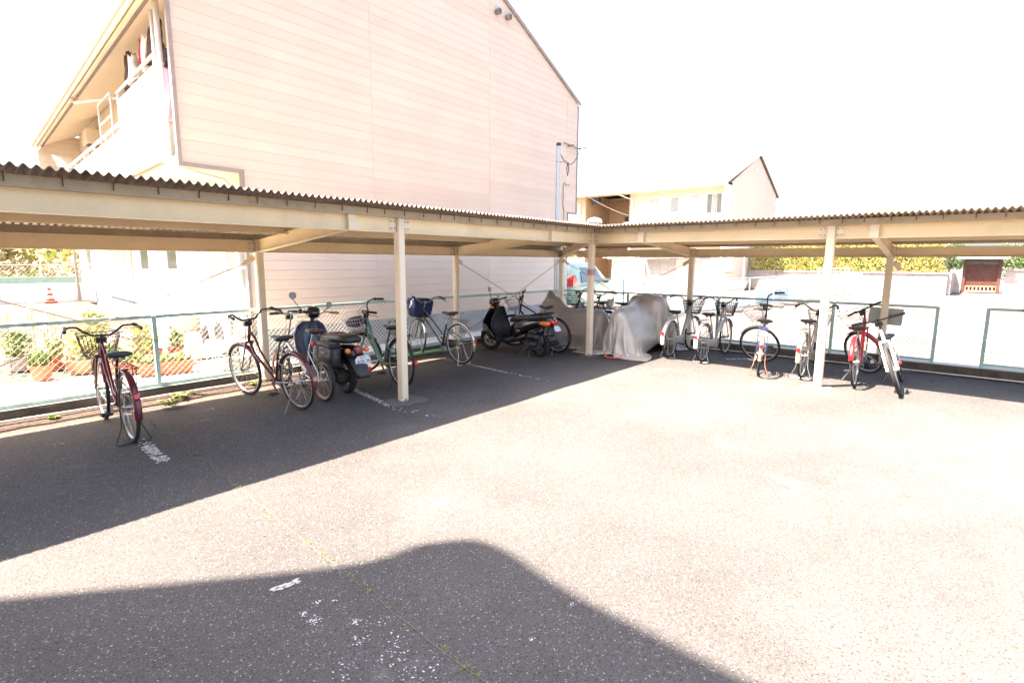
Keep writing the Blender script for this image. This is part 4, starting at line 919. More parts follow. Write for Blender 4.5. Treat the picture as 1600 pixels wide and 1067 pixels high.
q = MB(); q.box(5.19, 6.62, 34.05, 34.13, .36, .42); q.box(5.19, 6.62, 34.05, 34.13, .08, .14); q.build('bottom_rail', 'wood_pale', GA)
for i in range(9):
    x = 5.2+i*.175; q = MB(); q.box(x, x+.07, 34.06, 34.12, .14, .36); q.build('slat', 'wood_pale', GA)
q = MB(); q.prism([(33.5, 2.0), (34.7, 2.0), (34.7, 2.06), (34.1, 2.22), (33.5, 2.08)], 'x', 4.72, 7.05); q.build('gate_roof', 'white_paint', GA)
def tree(name, label, c, h, crown, n, size, mats, seed, trunk_r=.12, cat='tree'):
    t = thing(name, label, cat, c); rnd = random.Random(seed)
    q = MB(); top = h-crown[2]
    q.tube([(0, 0, 0), (.05, .03, top*.6), (.0, .08, h-crown[2]*.7)], [trunk_r, trunk_r*.7, trunk_r*.35], 8)
    for i in range(7):
        a = rnd.uniform(0, 6.28); q.tube([(0.02, .04, top*rnd.uniform(.7, 1)), (crown[0]*.35*math.cos(a), crown[1]*.35*math.sin(a), top+crown[2]*.4), (crown[0]*.7*math.cos(a), crown[1]*.7*math.sin(a), top+crown[2]*rnd.uniform(.6, 1.3))], [trunk_r*.4, trunk_r*.25, .01], 5)
    q.build('trunk', 'bark', t)
    q = MB()
    for i in range(n):
        while True:
            v = Vector((rnd.uniform(-1, 1), rnd.uniform(-1, 1), rnd.uniform(-1, 1)))
            if .35 < v.length < 1: break
        q.m = rnd.randrange(len(mats)); k_ = 1+.18*math.sin(v.x*5+seed)+.12*math.sin(v.y*7+v.z*4)
        leaves(q, 8, (v.x*crown[0]*k_, v.y*crown[1]*k_, h-crown[2]+v.z*crown[2]*k_), (size*2, size*2, size*1.5), size, 'sphere', rnd=rnd)
    q.build('crown', mats, t, kind='stuff'); return t
tree('garden_tree', 'dark green shrub tree left of the garden gate', (4.35, 36.2, 0), 3.1, (1.0, 1.0, 1.1), 420, .10, ['leaf_green', 'leaf_dark'], 1)
tree('garden_tree', 'dark green tree right of the garden gate', (7.3, 36.5, 0), 2.9, (1.3, 1.1, 1.0), 460, .10, ['leaf_green', 'leaf_dark', 'leaf_green'], 2)
tree('garden_tree', 'light yellow-green tree at the far right edge', (9.3, 38.0, 0), 3.3, (2.2, 1.4, 1.3), 620, .12, ['leaf_lime', 'leaf_yellow'], 3)
tree('garden_tree', 'green shrub seen through the gate opening', (6.0, 37.5, 0), 2.6, (.8, .8, .8), 220, .09, ['leaf_green', 'leaf_lime'], 5)
tree('distant_tree', 'pale feathery tree top rising just above the shelter roof', (-2.0, 60, 0), 7.15, (2.0, 1.6, .38), 90, .22, ['leaf_yellow', 'leaf_lime'], 8, .16)
GL = thing('goal_frame', 'white tubular frame standing in front of the garden wall', 'frame', (0, 0, 0))
q = MB(); q.tube([(-1.15, 26, 0), (-1.15, 26, 1.42), (.30, 26, 1.42), (.30, 26, 0)], .035, 6); q.build('tube_frame', 'off_white', GL)

# ------------------------------------------------------------------ left background: cone, wall, hill, garden things
WLL = thing('boundary_wall', 'low white boundary wall beyond the yard at the far left', 'wall', (0, 0, 0))
for i in range(8):
    y = -20+i*2.45; q = MB(); q.box(-23.25, -23.05, y+.01, y+2.44, -.05, .72); q.build('wall_panel', 'white_paint', WLL)
q = MB(); q.box(-24.9, -24.7, -30, 4, -.05, .95); q.build('green_strip', 'faded_green', WLL, label='faded green strip along the wall top')
chain_fence('mesh_fence', 'tall wire fence with pale posts in front of the left hillside', 'y', -26.0, -30, 4, .6, 1.45, [-30+i*2.2 for i in range(16)], mesh_r=.004, pitch=.16, pm='off_white')
rnd = random.Random(31); mb = MB()
for i in range(6500):
    y = rnd.uniform(-34, 6); t_ = rnd.random()**.8; x = -28-6*t_+rnd.uniform(-.5, .5); z_ = .4+3.3*t_+.35*math.sin(y*.9)+rnd.uniform(-.2, .2)
    mb.m = 0 if math.sin(y*.8+z_*1.5)+rnd.uniform(-.7, .7) > -.2 else 1
    if rnd.random() < .18: mb.m = 2
    leaves(mb, 6, (x, y, z_), (.4, .4, .3), .30, 'sphere', rnd=rnd)
mb.build('hillside_scrub', ['leaf_hill', 'leaf_hill_brown', 'leaf_lime'], label='sunlit yellow-green scrub covering the bank at the far left', cat='scrub', kind='stuff')
mb = MB(); mb.loft([[(x, y, z_) for x, z_ in ((-27.3, -.1), (-28, .5), (-34, 3.6), (-60, 3.7), (-60, -.1))] for y in (-60, 12)]); mb.build('hill', 'leaf_hill_brown', kind='structure')
CN = thing('traffic_cone', 'red and white traffic cone by the left boundary wall', 'cone', (-22.4, -3.95, 0))
q = MB(); q.cbox((0, 0, .03), (.4, .4, .06), bev=.02); q.build('cone_base', 'cone_red', CN)
for i in range(6):
    q = MB(); z0, z1 = .06+i*.105, .06+(i+1)*.105; r_ = lambda z: .15-.125*z/.72
    q.lathe([(r_(z0), z0), (r_(z1), z1)], n=16); q.build('cone_band', 'cone_red' if i % 2 == 0 else 'white_paint', CN, smooth=40)
def pot(name, label, x, y, r0, r1, h, plant, seed, mats=('leaf_lime', 'leaf_green'), ph=.3, n=40, pm='terracotta'):
    t = thing(name, label, 'potted plant', (x, y, 0)); q = MB()
    q.lathe([(r0, 0), (r1*.96, h*.86), (r1*1.06, h*.86), (r1*1.08, h), (r1*.98, h), (r1*.94, h*.9), (.001, h*.88)], n=20); q.build('pot', pm, t, smooth=35)
    q = MB(); q.cyl((0, 0, h*.84), (0, 0, h*.9), r1*.93, 16); q.build('soil', 'soil', t)
    foliage(t, r1, h, ph, n, seed, mats, plant); return t
def foliage(t, r1, h, ph, n, seed, mats, plant, long=0):
    rnd = random.Random(seed); q = MB()
    for i in range(n):
        a = rnd.uniform(0, 6.28); d = r1*rnd.uniform(0, .85); px, py = d*math.cos(a), d*math.sin(a)+(rnd.uniform(-long, long) if long else 0)
        q.m = rnd.randrange(len(mats))
        if plant == 'strap':
            l = ph*rnd.uniform(.6, 1.1); b = rnd.uniform(0, 6.28); w = .014
            P = [Vector((px+math.cos(b)*l*.5*t_*t_, py+math.sin(b)*l*.5*t_*t_, h*.9+l*t_*(1-.25*t_))) for t_ in (0, .35, .7, 1)]
            sd = Vector((-math.sin(b), math.cos(b), 0))
            vs = [P[0]-sd*w, P[0]+sd*w, P[1]-sd*w*1.1, P[1]+sd*w*1.1, P[2]-sd*w*.8, P[2]+sd*w*.8, P[3]]; q.add(vs, [(0, 1, 3, 2), (2, 3, 5, 4), (4, 5, 6)])
        else:
            leaves(q, 7, (px*1.2, py*1.1, h*.95+ph*rnd.random()), (.05, .05, .04), .06, 'sphere', rnd=rnd)
    q.build('foliage', list(mats), t, kind='stuff')
pot('potted_plant', 'terracotta pot with grassy leaves, leftmost behind the fence', -4.75, -6.92, .09, .14, .22, 'strap', 1, ph=.34, n=60)
pot('potted_plant', 'small terracotta pot with trailing leaves next to the leftmost pot', -5.55, -6.62, .09, .13, .2, 'bush', 2, ph=.25, n=36)
pot('potted_plant', 'brown shallow bowl with yellow-green bush seen behind the bicycle basket', -4.95, -6.42, .16, .22, .22, 'bush', 3, ('leaf_yellow', 'leaf_lime'), .42, 90, 'wood_pale')
pot('potted_plant', 'terracotta pot right of the brown bowl under the bicycle saddle', -4.55, -6.12, .09, .14, .21, 'bush', 4, ('leaf_green', 'leaf_lime'), .22, 40)
pot('potted_plant', 'terracotta pot with yellow flowers behind the long planter', -4.75, -5.72, .11, .15, .22, 'bush', 5, ('leaf_yellow', 'leaf_lime', 'leaf_orange'), .42, 80)
pot('potted_plant', 'tall grassy plant behind the fence post', -5.1, -5.45, .1, .14, .22, 'strap', 6, ('leaf_green', 'leaf_lime'), .62, 34)
pot('potted_plant', 'wide yellow bush in a dark pot farther back', -6.0, -6.0, .16, .2, .25, 'bush', 7, ('leaf_yellow', 'leaf_lime'), .55, 110, 'soil')
pot('potted_plant', 'small leafy pot in front of the blue pole', -5.3, -5.05, .1, .13, .2, 'bush', 8, ('leaf_lime', 'leaf_green'), .3, 50)
pot('potted_plant', 'bush with pale blooms left of the basket', -5.9, -7.0, .14, .18, .22, 'bush', 9, ('leaf_green', 'leaf_lime'), .35, 70, 'slab_concrete')
PL = thing('planter_box', 'long terracotta planter box with leafy seedlings beside the fence post', 'planter', (-3.95, -5.62, 0), R(-12))
q = MB(); q.loft([[(-.085*k_, -.33*k2, z_), (.085*k_, -.33*k2, z_), (.085*k_, .33*k2, z_), (-.085*k_, .33*k2, z_)] for k_, k2, z_ in ((1, 1, 0), (1.2, 1.1, .16), (1.32, 1.14, .165), (1.32, 1.14, .19), (1.15, 1.07, .19), (1.1, 1.03, .15))]); q.build('box', 'terracotta', PL)
q = MB(); q.box(-.09, .09, -.34, .34, .14, .165); q.build('soil', 'soil', PL)
foliage(PL, .09, .16, .10, 70, 11, ('leaf_lime', 'leaf_green', 'leaf_lime'), 'bush', .27)
PL2 = thing('planter_box', 'short terracotta planter partly hidden left of the long one', 'planter', (-4.35, -5.98, 0), R(-12))
q = MB(); q.loft([[(-.08*k_, -.2*k2, z_), (.08*k_, -.2*k2, z_), (.08*k_, .2*k2, z_), (-.08*k_, .2*k2, z_)] for k_, k2, z_ in ((1, 1, 0), (1.25, 1.15, .18), (1.1, 1.05, .18), (1.05, 1.02, .15))]); q.build('box', 'terracotta', PL2)
foliage(PL2, .08, .16, .12, 34, 12, ('leaf_green', 'leaf_lime'), 'bush', .14)
FLW = thing('poppy', 'red poppies on thin stems behind the fence at the left', 'flower', (-5.2, -7.35, 0))
for i, (dx, dy, z_) in enumerate(((0, 0, .78), (.08, .16, .74), (-.3, .4, .7))):
    q = MB(); q.tube([(dx, dy, 0), (dx+.03, dy, z_*.6), (dx, dy+.02, z_)], .004, 4); q.build('stem', 'leaf_green', FLW)
    q = MB(); q.lathe([(.005, 0), (.035, .02), (.045, .05), (.03, .052), (.01, .02)], (dx, dy+.02, z_), n=9); q.build('petals', 'petal_red', FLW)
q = MB(); rnd = random.Random(77)
for i in range(26):
    x, y = -6.3+rnd.uniform(-.5, .5), -7.1+rnd.uniform(-.5, .6); z_ = rnd.uniform(.55, 1.0)
    q.m = 1; q.tube([(x, y, 0), (x+.04, y, z_)], .004, 4); q.m = 0; q.blob((x+.04, y, z_), (.05, .05, .022), 7, 5, .3)
q.build('white_flowers', ['petal_white', 'leaf_lime'], label='cluster of tall white umbel flowers at the left behind the fence', cat='flowers', kind='stuff')
# laundry pole, clothes hanger, bins, block
BP = thing('laundry_pole', 'pale blue laundry pole stand in the yard', 'pole', (-6.0, -4.87, 0))
q = MB(); q.cyl((0, 0, 0), (0, 0, 1.45), .035, 10); q.build('pole_shaft', 'light_blue_paint', BP)
q = MB(); q.tube([(0, 0, 1.38), (.02, .12, 1.42), (.02, .14, 1.52)], .012, 5); q.build('hook', 'steel_dull', BP)
q = MB(); q.cyl((-.02, 0, 0), (-.02, 0, .1), .17, 16, .12); q.build('base', 'slab_concrete', BP)
BP2 = thing('laundry_pole', 'thin pale laundry pole stand at the left of the yard', 'pole', (-8.0, -5.35, 0))
q = MB(); q.cyl((0, 0, 0), (0, 0, 1.5), .022, 8); q.build('pole_shaft', 'off_white', BP2)
q = MB(); q.cyl((0, 0, 0), (0, 0, .1), .15, 16, .12); q.build('base', 'slab_concrete', BP2)
q = MB(); q.cyl((-8.0, -5.3, 1.5), (-5.0, -4.7, 1.52), .014, 6); q.build('drying_rod', 'off_white', label='white drying rod between the two laundry poles', cat='rod')
for i, (x, y, m, lab) in enumerate([(-7.7, -5.26, 'cyan_plastic', 'cyan plastic hanger on the drying rod, left end'), (-7.35, -5.2, 'cyan_plastic', 'cyan plastic hanger dangling lower beside the first'), (-5.3, -4.76, 'pink_cloth', 'pinkish peg hanger at the right end of the drying rod')]):
    q = MB(); q.tube([(x, y, 1.5), (x, y+.0, 1.42), (x-.14, y-.03, 1.32), (x+.14, y+.03, 1.32), (x, y, 1.42)], .010, 5); q.build('hanger', m, label=lab, cat='hanger')
BN = thing('storage_bin', 'beige lidded storage bin by the apartment wall', 'bin', (-7.35, -4.10, 0), R(4))
q = MB(); q.loft([[(x*k_, y*k_, z_) for x, y in ((-.25, -.38), (.25, -.38), (.25, .38), (-.25, .38))] for k_, z_ in ((.92, 0), (1, .48))]); q.build('bin_body', 'curtain_beige', BN)
q = MB(); q.cbox((0, 0, .51), (.54, .8, .06), bev=.02); q.build('bin_lid', 'board_grey', BN)
q = MB(); q.blob((-7.3, -3.95, .60), (.12, .2, .07), 9, 6, .3); q.build('green_hose', 'green_plastic', label='heap of green plastic sheeting on the storage bin', cat='plastic')
q = MB(); q.cbox((-7.35, -4.32, .585), (.1, .28, .04), (.05, 0, .3)); q.build('wood_piece', 'terracotta', label='brown wooden piece lying on the storage bin', cat='wood')
AC = thing('air_conditioner', 'white outdoor air conditioner unit by the sliding window', 'air conditioner', (-5.4, -3.98, .05))
q = MB(); q.cbox((0, -.12, .29), (.78, .28, .55), bev=.02); q.build('casing', 'off_white', AC)
q = MB(); q.torus((-.08, -.265, .3), (0, 1, 0), .2, .012, 24, 5); q.cyl((-.08, -.262, .3), (-.08, -.268, .3), .18, 20); q.build('fan_grille', 'grey_plastic', AC)
q = MB(); q.torus((-5.9, -4.35, .28), (.3, 1, .1), .16, .07, 18, 8); q.cyl((-5.9, -4.38, .28), (-5.9, -4.3, .28), .1, 12); q.build('hose_reel', 'grey_plastic', label='grey round hose reel standing beside the storage bin', cat='hose reel')
q = MB(); q.cbox((-3.55, -4.72, .09), (.22, .62, .2), (0, 0, R(-8)), bev=.01); q.build('concrete_block', 'foundation', label='grey concrete block lying behind the fence near the plum bicycle', cat='block')
q = MB(); q.cbox((-4.6, -5.1, .12), (.28, .38, .05), (.2, .5, .4)); q.build('broken_board', 'wood_pale', label='tilted broken brown board behind the planter', cat='board')

# ------------------------------------------------------------------ unseen block behind the photographer, its roof outline shaped to shade the foreground
A3 = thing('apartment_building', 'unseen apartment block behind the camera, roof outline shaped to shade the foreground asphalt', 'building', (0, 0, 0))
q = MB(); q.box(-.4, 15, -19, -10.9, -.02, 8.9); q.build('wall', 'wall_cream', A3)
OUT = [(-4.6, -15.7), (-1.59, -12.03), (-1.31, -11.69), (-1.02, -11.34), (-0.73, -10.99), (-0.57, -10.78), (-0.46, -10.62), (-0.41, -10.49), (-0.39, -10.37), (-0.37, -10.27), (-0.31, -10.19), (-0.24, -10.1), (-0.13, -10.06), (0.01, -10.05), (0.16, -10.07), (0.32, -10.11), (0.56, -10.14), (0.79, -10.15), (1.24, -10.16), (15.5, -10.16), (15.5, -19.5), (-4.6, -19.5)]
q = MB(); q.loft([[(x, y, z_) for x, y in OUT] for z_ in (8.95, 9.1)]); q.build('roof', 'roof_pale', A3)
for x in (2, 5.5, 9):
    q = MB(); q.box(x, x+1.7, -10.89, -10.86, .9, 2.1); q.build('window', 'glass_dark', A3)
# ------------------------------------------------------------------ bicycles
CACHE = {}
def cached(key, fn):
    if key not in CACHE: CACHE[key] = fn()
    return CACHE[key]
def wheel(parent, Rw, r, tyre, rim, mtx, name='wheel', ns=32):
    def f_rim():
        q = MB(); q.torus((0, 0, 0), (0, 1, 0), Rw-2*r-.004, .0085, 44, 6, 1.2); return q.mesh('wheel', rim, 40)
    def f_tyre():
        q = MB(); q.torus((0, 0, 0), (0, 1, 0), Rw-r, r, 48, 9); return q.mesh('tyre', tyre, True)
    def f_spk():
        q = MB()
        for i in range(ns):
            a = 2*math.pi*i/ns; b = a+(.22 if i % 2 else -.22); sd = .028 if (i//2) % 2 else -.028
            q.cyl((.018*math.cos(b), sd, .018*math.sin(b)), ((Rw-2*r-.006)*math.cos(a), 0, (Rw-2*r-.006)*math.sin(a)), .0014, 3)
        return q.mesh('spokes', 'chrome')
    def f_hub():
        q = MB(); q.lathe([(.006, -.06), (.01, -.05), (.026, -.034), (.026, -.028), (.015, -.024), (.015, .024), (.026, .028), (.026, .034), (.01, .05), (.006, .06)], ax=(0, 1, 0), n=12); return q.mesh('hub', 'alloy', 40)
    tan = tyre == 'tan_rubber'
    if tan: tyre = 'black_rubber'
    w = obj(name, cached(('rim', Rw, r, rim), f_rim), parent, mtx)
    if tan:
        q = MB(); q.torus((0, 0, 0), (0, 1, 0), Rw-r-.012, r*.72, 44, 8, 1.35); obj('sidewall', q.mesh('sidewall', 'tan_rubber', True), w)
    obj('tyre', cached(('tyre', Rw, r, tyre), f_tyre), w); obj('spokes', cached(('spk', Rw, r, ns), f_spk), w, kind='stuff'); obj('hub', cached('hub', f_hub), w)
    return w
def guard(Rw, a0, a1, w=.052, rr=None):
    rr = (Rw+.018) if rr is None else rr; q = MB(); n = 18; rings = []
    for i in range(n+1):
        a = R(a0+(a1-a0)*i/n); pr = []
        for k_, off in ((-1, -.014), (-.75, -.003), (0, .004), (.75, -.003), (1, -.014)): pr.append((off, k_*w/2))
        pr += [(o-.003, y) for o, y in reversed(pr)]
        rings.append([((rr+o)*math.cos(a), y, (rr+o)*math.sin(a)) for o, y in pr])
    q.loft(rings); return q
def bicycle(label, loc, heading, steer=0, lean=0, Rw=.335, tr=.018, L=1.08, frame='loop', paint='paint_silver', tyre='black_rubber', rim='alloy', guards=None, gw=.052,
            bars='swept', grip='black_plastic', barm='alloy', basket=None, bfull=.0, rack='chrome', stand='double', standm='chrome', saddle='black_plastic', saddle_h=.83, bar_h=1.03,
            chain='paint_silver', post_m='chrome', reflector=(150, 'red_lens'), fork_m=None, stay=None, rguard=(20, 190), fguard=(25, 160), pedal_a=40, bw=.56, cables=True, dress=False, saddle_red=False, front_plate=False, group='bicycles parked under the shelter', name='bicycle'):
    M0 = Matrix.Translation(loc) @ Matrix.Rotation(R(heading), 4, 'Z') @ Matrix.Rotation(R(-lean), 4, 'X')
    t = thing(name, label, 'bicycle', group=group, mtx=M0)
    fork_m = fork_m or paint
    sa = R(70); ax = Vector((-math.cos(sa), 0, math.sin(sa)))
    ch = Rw+.045+ .33*Rw/.335*1.0     # crown height
    hubF = Vector((L, 0, Rw)); cr_ = Vector((L-.045-(ch-Rw)/math.tan(sa), 0, ch)); ht = cr_+ax*.17; 
    if frame in ('fold',): ht = cr_+ax*.12
    Ms = Matrix.Translation(cr_) @ Matrix.Rotation(R(steer), 4, ax) @ Matrix.Translation(-cr_)
    bb = Vector((.44, 0, .275)) if Rw > .3 else Vector((.42, 0, .27))
    st_top = Vector((.44-(saddle_h-.22-.275)*.33, 0, saddle_h-.20)); rh = Vector((0, 0, Rw))
    # frame
    q = MB()
    if frame == 'loop':
        q.tube([ht-ax*.02, ht+Vector((-.10, 0, -.10)), ht+Vector((-.20, 0, -.27)), Vector((.50, 0, .40)), Vector((.42, 0, .37))], .0145, 8)
        q.tube([cr_+ax*.02, cr_+Vector((-.10, 0, -.14)), Vector((.55, 0, .36)), bb], .0165, 8)
    elif frame == 'straight':
        q.tube([ht-ax*.02, bb+Vector((-.05, 0, .16))], .013, 8); q.tube([cr_+ax*.03, bb], .014, 8)
    elif frame == 'u':
        for o in (.0,):
            q.tube([ht-ax*.03, ht+Vector((-.06, 0, -.10)), ht+Vector((-.15, 0, -.32)), Vector((.62, 0, .40)), Vector((.55, 0, .32)), Vector((.44, 0, .30))], .022, 9)
            q.tube([cr_+ax*.03, cr_+Vector((-.08, 0, -.14)), Vector((.62, 0, .34)), Vector((.54, 0, .27)), bb], .018, 8)
    elif frame == 'v':
        q.tube([ht-ax*.06, Vector((.66, 0, .50)), Vector((.56, 0, .32)), bb], .026, 9)
    elif frame == 'diamond':
        q.tube([ht-ax*.015, st_top+Vector((.01, 0, -.03))], .016, 8); q.tube([cr_+ax*.03, bb], .020, 8)
    elif frame == 'fold':
        q.tube([cr_+ax*.07, Vector((.62, 0, .44)), Vector((.50, 0, .36)), bb+Vector((-.02, 0, .05))], .024, 9)
    q.tube([cr_, ht], .0195, 10)
    q.tube([bb, st_top], .0155, 8)
    for s_ in (-1, 1):
        q.tube([bb+Vector((-.03, s_*.025, 0)), Vector((.12, s_*.055, Rw-.02)), rh+Vector((0, s_*.062, 0))], .009, 6)
        q.tube([st_top.lerp(bb, .22)+Vector((0, s_*.02, 0)), rh+Vector((.03, s_*.055, .10)), rh+Vector((0, s_*.062, 0))], .0075, 6)
    q.cyl(bb+Vector((0, -.035, 0)), bb+Vector((0, .035, 0)), .021, 12)
    q.build('frame', paint, t, smooth=50)
    # fork
    q = MB()
    for s_ in (-1, 1):
        if frame == 'mtb' : pass
        if name == 'suspension_bicycle':
            q.tube([cr_+Vector((0, s_*.055, -.02)), cr_.lerp(hubF, .45)+Vector((0, s_*.055, 0))], .014, 8); q.tube([cr_.lerp(hubF, .42)+Vector((0, s_*.055, 0)), hubF+Vector((0, s_*.055, 0))], .021, 8)
        else: q.tube([cr_+Vector((0, s_*.045, -.01)), cr_.lerp(hubF, .55)+Vector((-.012, s_*.05, 0)), cr_.lerp(hubF, .85)+Vector((-.01, s_*.05, 0)), hubF+Vector((0, s_*.052, 0))], [.011, .0095, .008, .007], 7)
    q.tube([cr_+Vector((0, -.06, -.005)), cr_+Vector((0, .06, -.005))], .015, 7)
    q.build('fork', fork_m, t, smooth=50, mtx=Ms)
    wheel(t, Rw, tr, tyre, rim, Ms @ Matrix.Translation(hubF)); wr = wheel(t, Rw, tr, tyre, rim, Matrix.Translation(rh))
    if guards:
        g = guard(Rw, *rguard, w=gw); gd = g.build('mudguard', guards, t, smooth=50, mtx=Matrix.Translation(rh))
        g2 = guard(Rw, *fguard, w=gw); g2.build('mudguard', guards, t, smooth=50, mtx=Ms @ Matrix.Translation(hubF))
        q = MB()
        for s_ in (-1, 1):
            for a in (168, 110): q.cyl((0, s_*.055, 0), ((Rw+.012)*math.cos(R(a)), s_*gw*.45, (Rw+.012)*math.sin(R(a))), .002, 4)
        q.build('mudguard_stay', 'chrome', t, mtx=Matrix.Translation(rh))
    if reflector:
        a = R(reflector[0]); q = MB(); c = rh+Vector(((Rw+.04)*math.cos(a), 0, (Rw+.04)*math.sin(a))); q.cbox(c, (.025, .048, .062), (0, R(reflector[0]-180)*-1*.6, 0), bev=.012); q.build('reflector', reflector[1], t, smooth=40)
    # saddle
    sc_ = Vector((.44-(saddle_h-.275)*.33, 0, saddle_h)); q = MB(); rings = []
    for x, w, zt_, th in ((.16, .018, -.005, .032), (.13, .026, .003, .038), (.05, .042, .0, .046), (-.03, .085, .0, .06), (-.09, .115, .012, .066), (-.13, .108, .016, .06), (-.15, .07, .010, .04)):
        rings.append([(x+sc_.x, w*math.cos(2*math.pi*j/12), sc_.z+zt_-th*.45+th*.5*math.sin(2*math.pi*j/12)) for j in range(12)])
    q.loft(rings); sd_ = q.build('saddle', saddle, t, smooth=True)
    q = MB(); q.tube([st_top-(st_top-bb).normalized()*.04, (sc_.x-.01, 0, sc_.z-.05)], .0125, 8); q.tube([(sc_.x-.05, -.02, sc_.z-.045), (sc_.x-.05, .02, sc_.z-.045)], .014, 6); q.build('seat_post', post_m, sd_, smooth=50)
    q = MB()
    for s_ in (-1, 1): q.torus((sc_.x-.085, s_*.035, sc_.z-.06), (0, 0, 1), .014, .004, 10, 4, 3.0)
    q.build('saddle_spring', 'steel_dull', sd_)
    if saddle_red:
        q = MB(); q.cbox((sc_.x-.14, 0, sc_.z+.0), (.02, .06, .04), bev=.008); q.build('saddle_badge', 'red_lens', sd_)
        q = MB(); q.cbox((sc_.x-.02, 0, sc_.z-.17), (.05, .045, .05), bev=.01); q.build('clip_light', 'red_lens', t)
    # handlebar
    sp = ht+ax*.01; hb = ht+ax*((bar_h-.09-ht.z)/ax.z if bars == 'swept' else (bar_h-ht.z)/ax.z); h = MB()
    h.tube([sp, hb], .0125, 8); h.tube([hb+Vector((-.01, 0, 0)), hb+Vector((.03, 0, 0))], .02, 8)
    X = hb.x+.02; Z = hb.z; half = bw/2; gr = []
    for s_ in (-1, 1):
        if bars == 'swept':
            P = [(X, 0, Z), (X, s_*.07, Z), (X+.02, s_*.13, Z+.035), (X+.01, s_*.19, Z+.09), (X-.05, s_*(half-.04), Z+.10), (X-.11, s_*(half-.005), Z+.088), (X-.20, s_*(half+.01), Z+.07)]
        elif bars == 'flat':
            P = [(X, 0, Z), (X, s_*.12, Z), (X-.01, s_*.2, Z+.012), (X-.03, s_*half, Z+.012)]
        h.tube(P, .0115, 8); gr.append((P[-2] if bars == 'swept' else (X-.015, s_*(half-.12), Z+.012), P[-1]))
    hbar = h.build('handlebar', barm, t, smooth=50, mtx=Ms)
    for i, (a, b) in enumerate(gr):
        a, b = Vector(a), Vector(b); s_ = (-1, 1)[i]; d = (b-a).normalized(); q = MB(); q.tube([a-d*.0, b, b+d*.012], [.0165, .0175, .013], 9); q.build('grip', grip, hbar, smooth=50)
        q = MB(); q.cbox(a-d*.03, (.035, .03, .035), bev=.006); fw = Vector((.035, 0, -.01)) if bars == 'swept' else Vector((.04, 0, -.015))
        fw = Vector((0, -s_*-.02, -.035)) if bars == 'swept' else fw
        q.tube([a-d*.03+fw*.5, a+d*.0+fw*1.1, a+d*.09+fw*1.25, a+d*.12+fw*1.35], .0055, 5, flat=.8); q.build('brake_lever', 'black_plastic' if grip == 'black_plastic' else 'alloy', hbar)
    q = MB(); q.lathe([(.022, 0), (.024, .008), (.018, .018), (.004, .022)], Vector(gr[0][0])+Vector((.02, .03, .012)), (0, 0, 1), 12); q.build('bell', 'black_plastic', hbar, smooth=40)
    if cables:
        q = MB()
        for s_ in (-1, 1):
            a = Vector(gr[(s_+1)//2][0]); q.tube([a+Vector((.02, 0, -.02)), a+Vector((.10, -s_*.05, -.02)), Vector((X+.13, s_*.03, Z+.02)), Vector((X+.08, s_*.02, Z-.12)), cr_+Vector((.03, s_*.02, .02))], .0028, 5)
        q.build('brake_cable', 'black_plastic', hbar)
    # head lamp bracket/lock block
    q = MB(); q.cbox((X+.035, 0, Z-.05), (.03, .09, .06), bev=.006); q.build('basket_bracket', 'black_plastic', t, mtx=Ms)
    if basket:
        bm, wr_ = basket; zt_ = Z-.0+bfull; zb_ = zt_-.235; xb = X+.055; q = MB()
        T = [(xb, .18), (xb+.29, .195)]; Bt = [(xb+.02, .125), (xb+.22, .13)]
        def ringp(t_, nsg=8):
            x0 = T[0][0]*(1-t_)+Bt[0][0]*t_; x1 = T[1][0]*(1-t_)+Bt[1][0]*t_; w0 = T[0][1]*(1-t_)+Bt[0][1]*t_; z_ = zt_*(1-t_)+zb_*t_; c = .05; pts_ = []
            for cx_, cy_, a0 in ((x1-c, w0-c, 0), (x0+c, w0-c, 90), (x0+c, -w0+c, 180), (x1-c, -w0+c, 270)):
                for k_ in range(4): a = R(a0+30*k_); pts_.append((cx_+c*math.cos(a), cy_+c*math.sin(a), z_))
            return pts_
        q.tube(ringp(0), .0045, 6, closed=True)
        for t_ in (.25, .5, .75, 1): q.tube(ringp(t_), wr_, 4, closed=True)
        def at(rp_, s_):
            n_ = len(rp_); ds = [math.dist(rp_[i], rp_[(i+1) % n_]) for i in range(n_)]; tot = sum(ds); d = (s_ % 1)*tot
            for i in range(n_):
                if d <= ds[i]: return Vector(rp_[i]).lerp(Vector(rp_[(i+1) % n_]), d/ds[i])
                d -= ds[i]
            return Vector(rp_[0])
        r0_, r1_ = ringp(0), ringp(1)
        for i in range(34): q.tube([at(r0_, i/34), at(r1_, i/34)], wr_, 4)
        for i in range(1, 8): y = -.125+.25*i/8; q.tube([(Bt[0][0], y, zb_), (Bt[1][0], y, zb_)], wr_, 4)
        for i in range(1, 5): x = Bt[0][0]+.2*i/5; q.tube([(x, -.125, zb_), (x, .125, zb_)], wr_, 4)
        bo = q.build('basket', bm, t, mtx=Ms)
        q = MB()
        for s_ in (-1, 1): q.cyl(hubF+Vector((0, s_*.06, 0)), (xb+.12, s_*.08, zb_), .0035, 5)
        q.build('basket_stay', 'steel_dull', t, mtx=Ms)
    if rack:
        q = MB(); z_ = 2*Rw+.055
        for s_ in (-1, 1):
            q.tube([(st_top.x-.02, s_*.03, z_+.01), (.12, s_*.06, z_), (-.20, s_*.065, z_), (-.23, s_*.02, z_)], .005, 5); q.cyl((-.12, s_*.063, z_), (0, s_*.07, Rw), .0045, 5); q.cyl((.03, s_*.063, z_), (0, s_*.07, Rw), .0045, 5)
        for x in (.12, .02, -.08, -.18): q.cyl((x, -.06, z_), (x, .06, z_), .0045, 5)
        q.tube([(.1, 0, z_+.012), (-.16, 0, z_+.012)], .004, 5)
        q.build('rear_rack', rack, t, smooth=50)
